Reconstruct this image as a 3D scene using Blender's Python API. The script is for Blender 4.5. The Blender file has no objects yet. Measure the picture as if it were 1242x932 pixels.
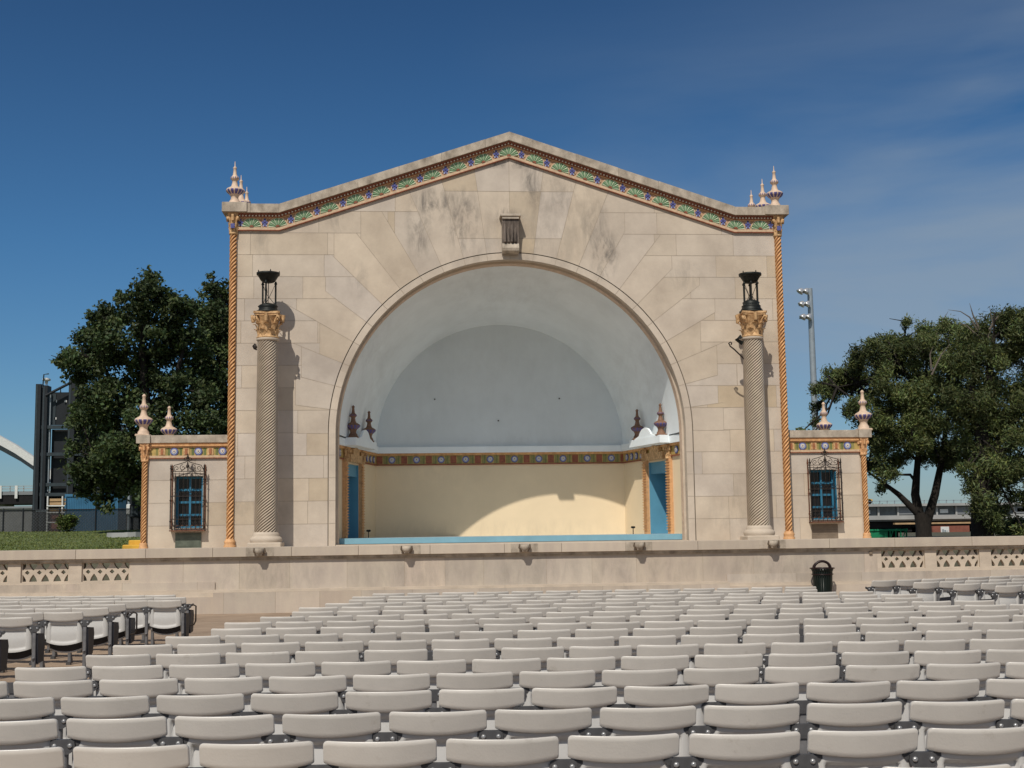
import bpy, math, random
from math import sin, cos, pi, radians, sqrt, atan2, hypot, tan
from mathutils import Vector, Matrix, noise
random.seed(11)
scn = bpy.context.scene
col = scn.collection

# ------------------------------------------------------------------ camera
CF, CPITCH, CYAW, CROLL = 1541.6, .1156, .0764, -.0138
CAM = Vector((-2.459, 0, 1.76))
fwd = Vector((sin(CYAW)*cos(CPITCH), cos(CYAW)*cos(CPITCH), sin(CPITCH)))
rt0 = Vector((cos(CYAW), -sin(CYAW), 0)); up0 = rt0.cross(fwd)
rt = rt0*cos(CROLL)+up0*sin(CROLL); up = up0*cos(CROLL)-rt0*sin(CROLL)
cd = bpy.data.cameras.new('camera'); cam = bpy.data.objects.new('camera', cd); col.objects.link(cam)
cd.sensor_fit = 'HORIZONTAL'; cd.sensor_width = 36; cd.lens = 36*CF/1242
cd.clip_end = 6000; cd.clip_start = .05
cam.matrix_world = Matrix(((rt.x, up.x, -fwd.x, CAM.x), (rt.y, up.y, -fwd.y, CAM.y), (rt.z, up.z, -fwd.z, CAM.z), (0, 0, 0, 1)))
scn.camera = cam
def at(px, py, Y):          # a point of the measured place at distance Y
    r = fwd+rt*((px-621)/CF)-up*((py-466)/CF)
    return CAM+r*(Y/r.y)
def proj(p):
    v = Vector(p)-CAM; d = v.dot(fwd)
    return 621+CF*v.dot(rt)/d, 466-CF*v.dot(up)/d, d

# ------------------------------------------------------------------ materials
def nt(name):
    m = bpy.data.materials.new(name); m.use_nodes = True
    n = m.node_tree; b = n.nodes['Principled BSDF']
    return m, n, b
def mat(name, c, rough=.7, var=.12, scale=3.0, bump=0.0, bscale=40, metal=0, spec=.3, stretch=(1, 1, 1), attr=False, c2=None, stains=None, coat=0, vary=0):
    m, n, b = nt(name)
    L = n.links.new
    tc = n.nodes.new('ShaderNodeTexCoord'); mp = n.nodes.new('ShaderNodeMapping'); mp.inputs['Scale'].default_value = stretch
    L(tc.outputs['Object'], mp.inputs[0])
    no = n.nodes.new('ShaderNodeTexNoise'); no.inputs['Scale'].default_value = scale; no.inputs['Detail'].default_value = 8; no.inputs['Roughness'].default_value = .62
    L(mp.outputs[0], no.inputs['Vector'])
    cr = n.nodes.new('ShaderNodeValToRGB')
    e = cr.color_ramp.elements
    lo = [x*(1-var) for x in c]; hi = [min(1, x*(1+var)) for x in (c2 or c)]
    e[0].position = .3; e[0].color = (*lo, 1); e[1].position = .7; e[1].color = (*hi, 1)
    L(no.outputs['Fac'], cr.inputs[0]); out = cr.outputs[0]
    def mul(o1, o2, fac=1):
        x = n.nodes.new('ShaderNodeMix'); x.data_type = 'RGBA'; x.blend_type = 'MULTIPLY'; x.inputs[0].default_value = fac
        L(o1, x.inputs[6]); L(o2, x.inputs[7]); return x.outputs[2]
    if attr:
        a = n.nodes.new('ShaderNodeAttribute'); a.attribute_name = 'tint'; out = mul(out, a.outputs['Color'])
    if vary:
        oi = n.nodes.new('ShaderNodeObjectInfo'); mr = n.nodes.new('ShaderNodeMapRange'); L(oi.outputs['Random'], mr.inputs[0]); mr.inputs[3].default_value = 1-vary; mr.inputs[4].default_value = 1+vary*.6
        hv = n.nodes.new('ShaderNodeHueSaturation'); L(mr.outputs[0], hv.inputs['Value']); L(out, hv.inputs['Color']); out = hv.outputs[0]
        # scuffs, different on every seat
        ad = n.nodes.new('ShaderNodeVectorMath'); ad.operation = 'ADD'; L(tc.outputs['Object'], ad.inputs[0]); cb = n.nodes.new('ShaderNodeCombineXYZ'); ml = n.nodes.new('ShaderNodeMath'); ml.operation = 'MULTIPLY'; ml.inputs[1].default_value = 91; L(oi.outputs['Random'], ml.inputs[0]); L(ml.outputs[0], cb.inputs[0]); L(ml.outputs[0], cb.inputs[2]); L(cb.outputs[0], ad.inputs[1])
        L(ad.outputs[0], mp.inputs[0])
        ns = n.nodes.new('ShaderNodeTexNoise'); ns.inputs['Scale'].default_value = 5; ns.inputs['Detail'].default_value = 10; ns.inputs['Roughness'].default_value = .75; L(ad.outputs[0], ns.inputs['Vector'])
        rs = n.nodes.new('ShaderNodeValToRGB'); rs.color_ramp.elements[0].position = .24; rs.color_ramp.elements[0].color = (.70, .67, .63, 1); rs.color_ramp.elements[1].position = .41; rs.color_ramp.elements[1].color = (1, 1, 1, 1); L(ns.outputs['Fac'], rs.inputs[0]); out = mul(out, rs.outputs[0])
    if stains:
        sep = n.nodes.new('ShaderNodeSeparateXYZ'); L(tc.outputs['Object'], sep.inputs[0])
        mp2 = n.nodes.new('ShaderNodeMapping'); mp2.inputs['Scale'].default_value = (3.2, 1, 1.1); L(tc.outputs['Object'], mp2.inputs[0])
        n2 = n.nodes.new('ShaderNodeTexNoise'); n2.inputs['Scale'].default_value = 1.1; n2.inputs['Detail'].default_value = 9; n2.inputs['Roughness'].default_value = .7; n2.inputs['Distortion'].default_value = .4
        L(mp2.outputs[0], n2.inputs['Vector'])
        total = None
        def M(op, a_, b_=None, clamp=False):
            x = n.nodes.new('ShaderNodeMath'); x.operation = op; x.use_clamp = clamp
            for i, v in enumerate((a_, b_)):
                if v is None: continue
                if isinstance(v, (int, float)): x.inputs[i].default_value = v
                else: L(v, x.inputs[i])
            return x.outputs[0]
        for (sx, sz, rx, rz, amt) in stains:
            dx = M('DIVIDE', M('SUBTRACT', sep.outputs[0], sx), rx); dz = M('DIVIDE', M('SUBTRACT', sep.outputs[2], sz), rz)
            g = M('SUBTRACT', 1, M('ADD', M('MULTIPLY', dx, dx), M('MULTIPLY', dz, dz)), True)
            g = M('MULTIPLY', g, amt)
            total = g if total is None else M('MAXIMUM', total, g)
        k = M('MULTIPLY', M('SUBTRACT', n2.outputs['Fac'], .42), 4.6, True)
        k = M('MULTIPLY', k, total, True)
        x = n.nodes.new('ShaderNodeMix'); x.data_type = 'RGBA'; L(k, x.inputs[0]); L(out, x.inputs[6]); x.inputs[7].default_value = (.15, .135, .12, 1)
        out = x.outputs[2]
    L(out, b.inputs['Base Color'])
    b.inputs['Roughness'].default_value = rough; b.inputs['Metallic'].default_value = metal
    b.inputs['Specular IOR Level'].default_value = spec
    if coat: b.inputs['Coat Weight'].default_value = coat
    if bump:
        n3 = n.nodes.new('ShaderNodeTexNoise'); n3.inputs['Scale'].default_value = bscale; n3.inputs['Detail'].default_value = 6
        L(tc.outputs['Object'], n3.inputs['Vector'])
        bp = n.nodes.new('ShaderNodeBump'); bp.inputs['Strength'].default_value = bump; bp.inputs['Distance'].default_value = .02
        L(n3.outputs['Fac'], bp.inputs['Height']); L(bp.outputs[0], b.inputs['Normal'])
    return m
STAINS = [(-1.95, 10.2, .75, .5, 1.1), (-1.2, 9.75, .55, 1.0, 1.0), (-2.35, 9.6, .4, 1.1, .75), (.65, 10.75, .4, .8, .9), (0, 11.35, 1.6, .22, 1.2), (2.45, 8.9, .45, .8, 1.2),
          (2.2, 9.6, .5, 1.0, .6), (1.3, 10.4, 1.2, 1.0, .4), (-4.4, 9.8, .4, .5, .5), (-6.3, 9.2, .3, .6, .4), (4.6, 8.3, .5, .5, .4), (0, 9.85, .5, .35, 1.0), (-3.9, 8.2, .4, .6, .35), (.4, 9.2, 3, 1.6, .3),
          (-6.4, 2.4, 1.0, .8, .3), (5.9, 2.2, 1.2, 1, .3)]
M_stone = mat('limestone_ashlar', (.50, .42, .342), .85, .09, 1.1, .12, 30, attr=True, c2=(.565, .485, .395), stains=STAINS)
M_stone2 = mat('limestone_trim', (.525, .44, .35), .85, .13, 2.2, .12, 30, stretch=(1, 1, 2))
M_coping = mat('weathered_coping', (.36, .30, .235), .9, .35, 2.5, .2, 25, stretch=(1.5, 1, 1), c2=(.42, .36, .29))
M_wall = mat('parapet_limestone', (.50, .42, .355), .85, .10, 1.0, .12, 25, stretch=(2.5, 1, .7), attr=True, c2=(.50, .43, .345), stains=[(x, .80, 2.0, .6, .34) for x in (-6, -2.6, .1, 2.8, 6, 9.5, 13, -11)])
M_joint = mat('mortar', (.365, .30, .235), .95, .2, 5)
M_groove = mat('groove', (.22, .18, .14), .95, .1)  # shadow of the groove put into its stone colour
M_rope = mat('orange_terracotta', (.58, .29, .12), .6, .25, 9, .1, 60, c2=(.64, .36, .16))
M_red2 = mat('dull_red_glaze', (.34, .13, .06), .6, .3, 12)
M_roped = mat('rope_groove', (.22, .075, .025), .8, .2, 9)
M_ropel = mat('buff_terracotta', (.62, .35, .17), .6, .2, 9, .1, 60)
M_cap = mat('capital_terracotta', (.47, .26, .115), .65, .4, 14, .2, 50, c2=(.54, .35, .18))
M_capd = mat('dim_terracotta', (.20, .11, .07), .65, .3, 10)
M_red = mat('red_brown_glaze', (.26, .085, .045), .5, .3, 12)
M_olive = mat('olive_ground_glaze', (.44, .26, .15), .6, .3, 20)
M_pink = mat('buff_glaze', (.56, .40, .26), .6, .2, 12)
M_shell = mat('green_glaze', (.20, .33, .19), .5, .2, 10)
M_shellr = mat('pale_green_rib', (.44, .52, .36), .5, .15, 10)
M_shellg = mat('shell_ground', (.08, .17, .10), .7, .2, 10)  # dark green ground behind the shell ribs
M_blue = mat('blue_glaze', (.10, .105, .28), .4, .25, 10)
M_lav = mat('pale_blue_glaze', (.33, .37, .52), .45, .15, 10)
M_fin = mat('cream_terracotta', (.62, .46, .34), .6, .18, 8, .1, 50)
M_finb = mat('blue_violet_stripe', (.10, .085, .24), .5, .2, 8)
M_dot = mat('cream_dots', (.68, .58, .44), .6, .1)
M_ygreen = mat('yellow_green_glaze', (.45, .32, .11), .5, .2, 10)
M_grn = mat('dark_green_line', (.10, .16, .06), .5, .2, 10)
M_bronze = mat('dark_bronze', (.022, .024, .022), .5, .3, 10, .1, 60, metal=.5)
M_verd = mat('verdigris', (.10, .17, .16), .7, .3, 10)
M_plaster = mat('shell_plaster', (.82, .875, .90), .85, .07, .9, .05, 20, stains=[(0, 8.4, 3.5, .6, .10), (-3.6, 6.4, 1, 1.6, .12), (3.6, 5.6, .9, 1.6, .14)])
M_tymp = mat('back_plaster', (.66, .71, .735), .85, .05, .9, .05, 20, stains=[(0, 6.4, 4, 2.2, .05), (-2.6, 5.0, 1.2, 1.2, .06), (1.2, 4.4, 3, .4, .10)])  # shell plaster darkened for the deeper shade at the back
M_yellow = mat('cream_wall_paint', (.785, .635, .43), .75, .05, .8, .04, 20, stains=[(0, 1.7, 5, .5, .14), (-2, 3.5, 2, .5, .08)])
M_bluep = mat('blue_door_paint', (.11, .30, .43), .5, .08, 2)
M_floorp = mat('pale_stage_floor', (.42, .45, .46), .7, .12, 1.2)
M_bluef = mat('blue_floor_paint', (.19, .37, .46), .6, .1, 1.5)
M_glass = mat('window_glass', (.010, .011, .014), .12, .3, 3, spec=.25)
M_winb = mat('blue_window_frame', (.035, .17, .28), .5, .1, 5)
M_iron = mat('wrought_iron', (.03, .022, .018), .6, .4, 15)
M_rust = mat('rusty_iron', (.14, .06, .035), .8, .4, 20)
M_plaqg = mat('green_plaque', (.10, .115, .09), .7, .25, 6, .2, 60)
M_plaqb = mat('brown_block_infill', (.20, .155, .115), .9, .2, 4, .2, 60)
M_chair = mat('grey_seat_plastic', (.615, .57, .515), .33, .07, 3.1, .05, 90, spec=.5, vary=.07)
M_chairs = mat('light_seat_shell', (.56, .545, .52), .4, .06, 3, spec=.4)
M_steel = mat('dark_grey_steel', (.085, .083, .085), .5, .25, 12, metal=.2)
M_post = mat('grey_post_paint', (.15, .147, .15), .55, .2, 10)
M_panel = mat('charcoal_panel', (.022, .023, .03), .5, .2, 8)
M_bolt = mat('zinc_bolt', (.5, .5, .5), .35, .2, 20, metal=.7)
M_ground = mat('tan_paving', (.30, .215, .15), .92, .16, 1.2, .25, 30, c2=(.35, .26, .185))
M_grass = mat('mown_grass', (.105, .135, .045), .95, .2, .5, .15, 20, c2=(.12, .145, .055))
M_earth = mat('dark_soil', (.09, .085, .055), .95, .35, 1.5, .3, 20)
M_bark = mat('dark_bark', (.022, .018, .015), .95, .35, 8, .6, 20, stretch=(3, 3, .6))
M_dead = mat('dead_wood', (.12, .10, .08), .95, .3, 8)
M_can = mat('green_black_enamel', (.005, .011, .009), .4, .3, 10)
M_can2 = mat('red_black_enamel', (.018, .008, .008), .4, .3, 10)
M_tower = mat('tower_steel', (.012, .015, .019), .6, .3, 1.5)
M_towerl = mat('tower_rail', (.03, .042, .05), .6, .2, 3)
M_container = mat('blue_container_paint', (.045, .15, .26), .6, .15, 1.2)
M_white = mat('white_paint', (.62, .62, .60), .6, .1, 2)
M_tan = mat('tan_boards', (.42, .28, .15), .8, .2, 3)
M_brick = mat('red_brick', (.22, .08, .055), .9, .25, 2)
M_conc = mat('pale_concrete', (.33, .33, .32), .9, .15, .6)
M_conc2 = mat('grey_concrete', (.20, .21, .22), .9, .15, .6)
M_dark = mat('dark_underside', (.012, .011, .012), .9, .3, 1)
M_wglass = mat('grey_window_band', (.05, .065, .08), .2, .4, 2, spec=.6)
M_greenst = mat('green_steel', (.012, .20, .09), .5, .15, 2)
M_yel = mat('yellow_paint', (.62, .36, .05), .6, .15, 4)
M_galv = mat('galvanised_steel', (.30, .34, .37), .45, .12, 3, metal=.3)
M_net = None
def net_mat():
    m, n, b = nt('fence_netting'); L = n.links.new
    tr = n.nodes.new('ShaderNodeBsdfTransparent'); mx = n.nodes.new('ShaderNodeMixShader'); mx.inputs[0].default_value = .72
    tc = n.nodes.new('ShaderNodeTexCoord'); no = n.nodes.new('ShaderNodeTexNoise'); no.inputs['Scale'].default_value = 1.5; L(tc.outputs['Object'], no.inputs['Vector'])
    cr = n.nodes.new('ShaderNodeValToRGB'); cr.color_ramp.elements[0].color = (.012, .015, .018, 1); cr.color_ramp.elements[1].color = (.035, .04, .045, 1)
    L(no.outputs['Fac'], cr.inputs[0]); L(cr.outputs[0], b.inputs['Base Color']); b.inputs['Roughness'].default_value = .9
    L(tr.outputs[0], mx.inputs[1]); L(b.outputs[0], mx.inputs[2]); L(mx.outputs[0], n.nodes['Material Output'].inputs[0]); return m
M_net = net_mat()
def leaf_mat(name, c, tl=.25):
    m, n, b = nt(name); L = n.links.new
    a = n.nodes.new('ShaderNodeAttribute'); a.attribute_name = 'tint'
    x = n.nodes.new('ShaderNodeMix'); x.data_type = 'RGBA'; x.blend_type = 'MULTIPLY'; x.inputs[0].default_value = 1
    x.inputs[6].default_value = (*c, 1); L(a.outputs['Color'], x.inputs[7]); L(x.outputs[2], b.inputs['Base Color'])
    b.inputs['Roughness'].default_value = .55; b.inputs['Specular IOR Level'].default_value = .25
    t = n.nodes.new('ShaderNodeBsdfTranslucent'); L(x.outputs[2], t.inputs[0])
    mx = n.nodes.new('ShaderNodeMixShader'); mx.inputs[0].default_value = tl
    L(b.outputs[0], mx.inputs[1]); L(t.outputs[0], mx.inputs[2]); L(mx.outputs[0], n.nodes['Material Output'].inputs[0]); return m
M_leafd = leaf_mat('dark_leaf', (.060, .088, .040))
M_leafl = leaf_mat('locust_leaf', (.102, .130, .055))
M_leafs = leaf_mat('shrub_leaf', (.085, .12, .035))

# ------------------------------------------------------------------ mesh builder
class MB:
    def __init__(s): s.v = []; s.f = []; s.mi = []; s.t = []; s.mats = []; s.sm = []
    def m(s, mt):
        if mt not in s.mats: s.mats.append(mt)
        return s.mats.index(mt)
    def add(s, vs, fs, mt, tint=None, smooth=False, M=None):
        o = len(s.v); k = s.m(mt)
        if M is not None: vs = [M @ Vector(v) for v in vs]
        s.v += [tuple(v) for v in vs]
        for f in fs:
            s.f.append(tuple(i+o for i in f)); s.mi.append(k); s.t.append(tint or (1, 1, 1)); s.sm.append(smooth)
    def box(s, x0, x1, y0, y1, z0, z1, mt, tint=None, bev=0, M=None):
        if bev:
            b = min(bev, (x1-x0)*.45, (y1-y0)*.45, (z1-z0)*.45); V = []; idx = {}
            for ix, X in ((0, (x0, x1)), ):
                pass
            pts = []
            for sx in (0, 1):
                for sy in (0, 1):
                    for sz in (0, 1):
                        X = (x0, x1)[sx]; Y = (y0, y1)[sy]; Z = (z0, z1)[sz]
                        bx = b if sx == 0 else -b; by = b if sy == 0 else -b; bz = b if sz == 0 else -b
                        idx[(sx, sy, sz)] = len(pts); pts += [(X, Y+by, Z+bz), (X+bx, Y, Z+bz), (X+bx, Y+by, Z)]
            F = []
            I = lambda sx, sy, sz, a: idx[(sx, sy, sz)]+a
            for a, (u, w) in ((0, (1, 2)), (1, (0, 2)), (2, (0, 1))):
                for sd in (0, 1):
                    q = []
                    for (p, r) in ((0, 0), (1, 0), (1, 1), (0, 1)):
                        k = [0, 0, 0]; k[a] = sd; k[u] = p; k[w] = r; q.append(I(*k, a))
                    F.append(q)
            for a in range(3):
                u, w = [i for i in range(3) if i != a]
                for p in (0, 1):
                    for r in (0, 1):
                        k0 = [0, 0, 0]; k0[u] = p; k0[w] = r; k1 = list(k0); k1[a] = 1
                        F.append([I(*k0, u), I(*k1, u), I(*k1, w), I(*k0, w)])
            for k in idx: F.append([I(*k, 0), I(*k, 1), I(*k, 2)])
            s.add(pts, F, mt, tint, M=M); return
        s.add([(x0, y0, z0), (x1, y0, z0), (x1, y1, z0), (x0, y1, z0), (x0, y0, z1), (x1, y0, z1), (x1, y1, z1), (x0, y1, z1)],
              [(0, 3, 2, 1), (4, 5, 6, 7), (0, 1, 5, 4), (1, 2, 6, 5), (2, 3, 7, 6), (3, 0, 4, 7)], mt, tint, M=M)
    def grid(s, P, mt, closed_u=False, smooth=True, tint=None, M=None, matf=None):
        nu = len(P[0]); nv = len(P); vs = [p for r in P for p in r]; 
        o = len(s.v)
        if M is not None: vs = [M @ Vector(v) for v in vs]
        s.v += [tuple(v) for v in vs]
        for j in range(nv-1):
            for i in range(nu if closed_u else nu-1):
                a = j*nu+i; b = j*nu+(i+1) % nu
                s.f.append((o+a, o+b, o+b+nu, o+a+nu)); s.mi.append(s.m(matf(i, j) if matf else mt)); s.t.append(tint or (1, 1, 1)); s.sm.append(smooth)
    def lathe(s, prof, mt, n=20, c=(0, 0, 0), smooth=True, lobes=None, matf=None, M=None, square=False):
        P = []
        for (r, z) in prof:
            row = []
            for i in range(n):
                a = 2*pi*i/n; rr = r
                if lobes: rr = r*(1+lobes(a, z))
                row.append((c[0]+rr*cos(a), c[1]+rr*sin(a), c[2]+z))
            P.append(row)
        s.grid(P, mt, True, smooth, M=M, matf=matf)
        o = len(s.v)
        for r_, z_ in (prof[0], prof[-1]):
            pass
        s.add([P[-1][i] for i in range(n)], [tuple(range(n))], mt, M=M); s.add([P[0][i] for i in range(n)], [tuple(range(n-1, -1, -1))], mt, M=M)
    def tube(s, pts, r, mt, n=8, r2=None, M=None, smooth=True):
        pts = [Vector(p) for p in pts]; P = []; N = len(pts); ref = Vector((.13, .37, .92))
        for i, p in enumerate(pts):
            d = (pts[min(i+1, N-1)]-pts[max(i-1, 0)]).normalized()
            if abs(d.dot(ref)) > .95: rf = Vector((1, 0, 0))
            else: rf = ref
            a = d.cross(rf).normalized(); b = d.cross(a)
            rr = r if r2 is None else r+(r2-r)*i/(N-1)
            P.append([p+a*rr*cos(2*pi*k/n)+b*rr*sin(2*pi*k/n) for k in range(n)])
        s.grid(P, mt, True, smooth, M=M)
        s.add(P[-1], [tuple(range(n))], mt, M=M); s.add(P[0], [tuple(range(n-1, -1, -1))], mt, M=M)
    def prism(s, poly, y0, y1, mt, tint=None, M=None):   # polygon in xz, front at y0
        n = len(poly)
        vs = [(x, y0, z) for x, z in poly]+[(x, y1, z) for x, z in poly]
        fs = [tuple(range(n)), tuple(range(2*n-1, n-1, -1))]+[(i, i+n, (i+1) % n+n, (i+1) % n) for i in range(n)]
        s.add(vs, fs, mt, tint, M=M)
    def build(s, name, parent=None, **kw):
        me = bpy.data.meshes.new(name); me.from_pydata(s.v, [], s.f)
        for m_ in s.mats: me.materials.append(m_)
        me.polygons.foreach_set('material_index', s.mi); me.polygons.foreach_set('use_smooth', s.sm)
        at_ = me.attributes.new('tint', 'FLOAT_COLOR', 'CORNER'); buf = []
        for p, t in zip(s.f, s.t): buf += [t[0], t[1], t[2], 1.0]*len(p)
        at_.data.foreach_set('color', buf)
        me.update(); me.validate()
        o = bpy.data.objects.new(name, me); col.objects.link(o)
        if parent: o.parent = parent
        return tag(o, **kw)
def tag(o, label=None, cat=None, group=None, kind=None):
    if label: o['label'] = label
    if cat: o['category'] = cat
    if group: o['group'] = group
    if kind: o['kind'] = kind
    return o
def empty(name, loc=(0, 0, 0), **kw):
    o = bpy.data.objects.new(name, None); col.objects.link(o); o.location = loc; o.empty_display_size = .2
    return tag(o, **kw)
def smoothby(o, ang=40):
    return o
def rnd(a, b): return random.uniform(a, b)

FY = 32.17; Z0 = 1.45; ZS = 4.28; RA = 4.47; RG = 4.66; PY = 30.17

# ------------------------------------------------------------------ polygon tools for ashlar
def clip(poly, a, b, c):
    out = []; n = len(poly)
    for i in range(n):
        p = poly[i]; q = poly[(i+1) % n]
        dp = a*p[0]+b*p[1]-c; dq = a*q[0]+b*q[1]-c
        if dp <= 1e-9: out.append(p)
        if (dp < -1e-9 and dq > 1e-9) or (dp > 1e-9 and dq < -1e-9):
            t = dp/(dp-dq); out.append((p[0]+(q[0]-p[0])*t, p[1]+(q[1]-p[1])*t))
    return out if len(out) > 2 else []
def area(p): return .5*abs(sum(p[i][0]*p[(i+1) % len(p)][1]-p[(i+1) % len(p)][0]*p[i][1] for i in range(len(p))))
CH = .57
rj = random.Random(5)
JO = [[(-8+sum(ws[:k])) for k in range(len(ws))] for ws in [[rj.uniform(1.1, 2.0) for _ in range(12)] for _ in range(22)]]
NW = 24; WA = 180.0/NW
VX = {}
for k in range(NW):
    mid = (k+.5)*WA; phi = abs(90-mid)
    if phi < 22: VX[k] = (99, 99)
    elif phi < 62:
        rr = 6.2+rj.uniform(-.1, .5); z = ZS+rr*cos(radians(phi)); zc = Z0+CH*round((z-Z0)/CH); VX[k] = (rr*sin(radians(phi+2)), zc)
    else:
        rr = 5.35+rj.uniform(0, .3); z = ZS+rr*cos(radians(max(phi-4, 0))); VX[k] = (rr*sin(radians(phi)), Z0+CH*round((z-Z0)/CH))
def cell(x, z):
    if z > ZS and hypot(x, z-ZS) < 20:
        a = math.degrees(atan2(z-ZS, x)); k = min(NW-1, max(0, int(a/WA)))
        xl, zl = VX[k]
        if abs(x) < xl and z < zl:
            if xl > 50: return ('w', k, int((z-9.3)//1.25) if abs(k-NW/2+.5) < 2 else 0)
            return ('w', k, 0)
    r = int((z-Z0)//CH); j = sum(1 for q in JO[r % 22] if q < x)
    return ('c', r, j)
tints = {}
def tint_of(cid):
    if cid not in tints:
        rr = random.Random(hash(str(cid)) if False else sum(ord(ch)*(i+7)*31 for i, ch in enumerate(str(cid))))
        b = rr.uniform(.94, 1.04); w = rr.uniform(-.04, .04)
        if rr.random() < .14: b *= .89; w += .06
        tints[cid] = (b*(1+w*.6), b, b*(1-w*1.3))
    return tints[cid]
def ashlar(mb, polys, y, cellf, mt, jm, jw=.010):
    for p in polys:
        if len(p) < 3 or area(p) < 1e-4: continue
        cx = sum(q[0] for q in p)/len(p); cz = sum(q[1] for q in p)/len(p); cid = cellf(cx, cz)
        # keep counter-clockwise as seen from -y
        s_ = sum(p[i][0]*p[(i+1) % len(p)][1]-p[(i+1) % len(p)][0]*p[i][1] for i in range(len(p)))
        if s_ < 0: p = p[::-1]
        mb.add([(x, y, z) for x, z in p], [tuple(range(len(p)))], mt, tint_of(cid))
        n = len(p)
        for i in range(n):
            a = p[i]; b = p[(i+1) % n]; dx = b[0]-a[0]; dz = b[1]-a[1]; l = hypot(dx, dz)
            if l < .01: continue
            ox, oz = dz/l, -dx/l
            mx, mz = (a[0]+b[0])/2, (a[1]+b[1])/2
            if cellf(mx+ox*.01, mz+oz*.01) != cid:
                h = jw/2
                mb.add([(a[0]-ox*h, y-.003, a[1]-oz*h), (b[0]-ox*h, y-.003, b[1]-oz*h), (b[0], y-.003, b[1]), (a[0], y-.003, a[1])], [(0, 1, 2, 3)][::1], jm)
def split_courses(poly, z0, z1, jo=None, ch=CH, base=Z0):
    out = []
    r0 = int((z0-base)//ch); r1 = int((z1-base)//ch)+1
    for r in range(r0, r1+1):
        q = clip(clip(poly, 0, -1, -(base+r*ch)), 0, 1, base+(r+1)*ch)
        if not q: continue
        xs = [j for j in (jo or JO)[r % 22]]
        prev = -99
        for j in xs+[99]:
            s_ = clip(clip(q, -1, 0, -prev), 1, 0, j); prev = j
            if s_: out.append(s_)
    return out

# ================================================================== BAND SHELL
shell = empty('band_shell', (0, FY, Z0), label='tall limestone band shell with gabled front and one great round arch over the stage', cat='band shell')
def sh(mb, name, parent=None, **kw):      # children are modelled in world coordinates
    o = mb.build(name, **kw); par = parent or shell
    o.parent = par; o.matrix_parent_inverse = par.matrix_basis.inverted() if par.type == 'EMPTY' and par.parent is None else Matrix()
    if not (par.type == 'EMPTY'): o.matrix_parent_inverse = Matrix()
    return o
WX = 6.98
mb = MB(); polys = []
def roofclip(p):
    out = []
    a = clip(clip(p, 1, 0, 5.85), -1, 0, 5.85)
    if a: a = clip(clip(a, .3333, 1, 11.50), -.3333, 1, 11.50)
    if a: out.append(a)
    for s_ in (1, -1):
        b = clip(p, -s_, 0, -5.85)
        if b: b = clip(b, 0, 1, 9.58)
        if b: out.append(b)
    return out
NS = 5
for k in range(NW):
    xl, zl = VX[k]
    for q in range(NS):
        a0 = radians((k+q/NS)*WA); a1 = radians((k+(q+1)/NS)*WA)
        R_ = 14; tri = [(RG*cos(a0), ZS+RG*sin(a0)), (R_*cos(a0), ZS+R_*sin(a0)), (R_*cos(a1), ZS+R_*sin(a1)), (RG*cos(a1), ZS+RG*sin(a1))]
        tri = clip(clip(tri, 1, 0, WX), -1, 0, WX)
        if not tri: continue
        sg = 1 if cos((a0+a1)/2) > 0 else -1
        for t_ in roofclip(tri):
            if xl > 50:
                if abs(k-NW/2+.5) < 2:
                    for zz in range(-3, 4):
                        w = clip(clip(t_, 0, -1, -(9.3+1.25*zz)), 0, 1, 9.3+1.25*(zz+1))
                        if w: polys.append(w)
                else: polys.append(t_)
                continue
            inn = clip(clip(t_, sg, 0, xl), 0, 1, zl)
            if inn: polys.append(inn)
            o1 = clip(t_, -sg, 0, -xl)
            if o1: polys += split_courses(o1, 3, 12)
            o2 = clip(clip(t_, sg, 0, xl), 0, -1, -zl)
            if o2: polys += split_courses(o2, 3, 12)
for s_ in (-1, 1):
    x0, x1 = sorted((s_*RG, s_*WX)); polys += split_courses([(x0, Z0), (x1, Z0), (x1, ZS), (x0, ZS)], Z0, ZS)
ashlar(mb, polys, FY, cell, M_stone, M_joint)
# body of the frame behind the face: sides and roof
roofp = [(-WX, 9.58), (-5.85, 9.58), (0, 11.5), (5.85, 9.58), (WX, 9.58)]
mb.add([(-WX, FY, Z0), (-WX, FY+2.6, Z0), (-WX, FY+2.6, 9.58), (-WX, FY, 9.58)], [(0, 1, 2, 3)][::1], M_stone2)
mb.add([(WX, FY, Z0), (WX, FY+2.6, Z0), (WX, FY+2.6, 9.58), (WX, FY, 9.58)], [(3, 2, 1, 0)], M_stone2)
for a, b in zip(roofp, roofp[1:]): mb.add([(a[0], FY, a[1]), (b[0], FY, b[1]), (b[0], FY+2.6, b[1]), (a[0], FY+2.6, a[1])], [(0, 1, 2, 3)], M_stone2)
# rear closing face of the frame: a ring around the shell
NB = 48
for i in range(NB):
    a0 = pi*i/NB; a1 = pi*(i+1)/NB
    def outp(a):
        c_, s_ = cos(a), sin(a); t = 99
        if abs(c_) > 1e-6: t = min(t, WX/abs(c_))
        for z_, k_ in ((11.5, .3333),): t = min(t, (z_-ZS)/(s_+k_*abs(c_)+1e-9))
        return (t*c_, ZS+t*s_)
    p0, p1 = outp(a0), outp(a1)
    mb.add([(4.46*cos(a0), FY+2.6, ZS+4.46*sin(a0)), (4.46*cos(a1), FY+2.6, ZS+4.46*sin(a1)), (p1[0], FY+2.6, p1[1]), (p0[0], FY+2.6, p0[1])], [(0, 1, 2, 3)], M_stone2)
sh(mb, 'facade_wall')
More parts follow.
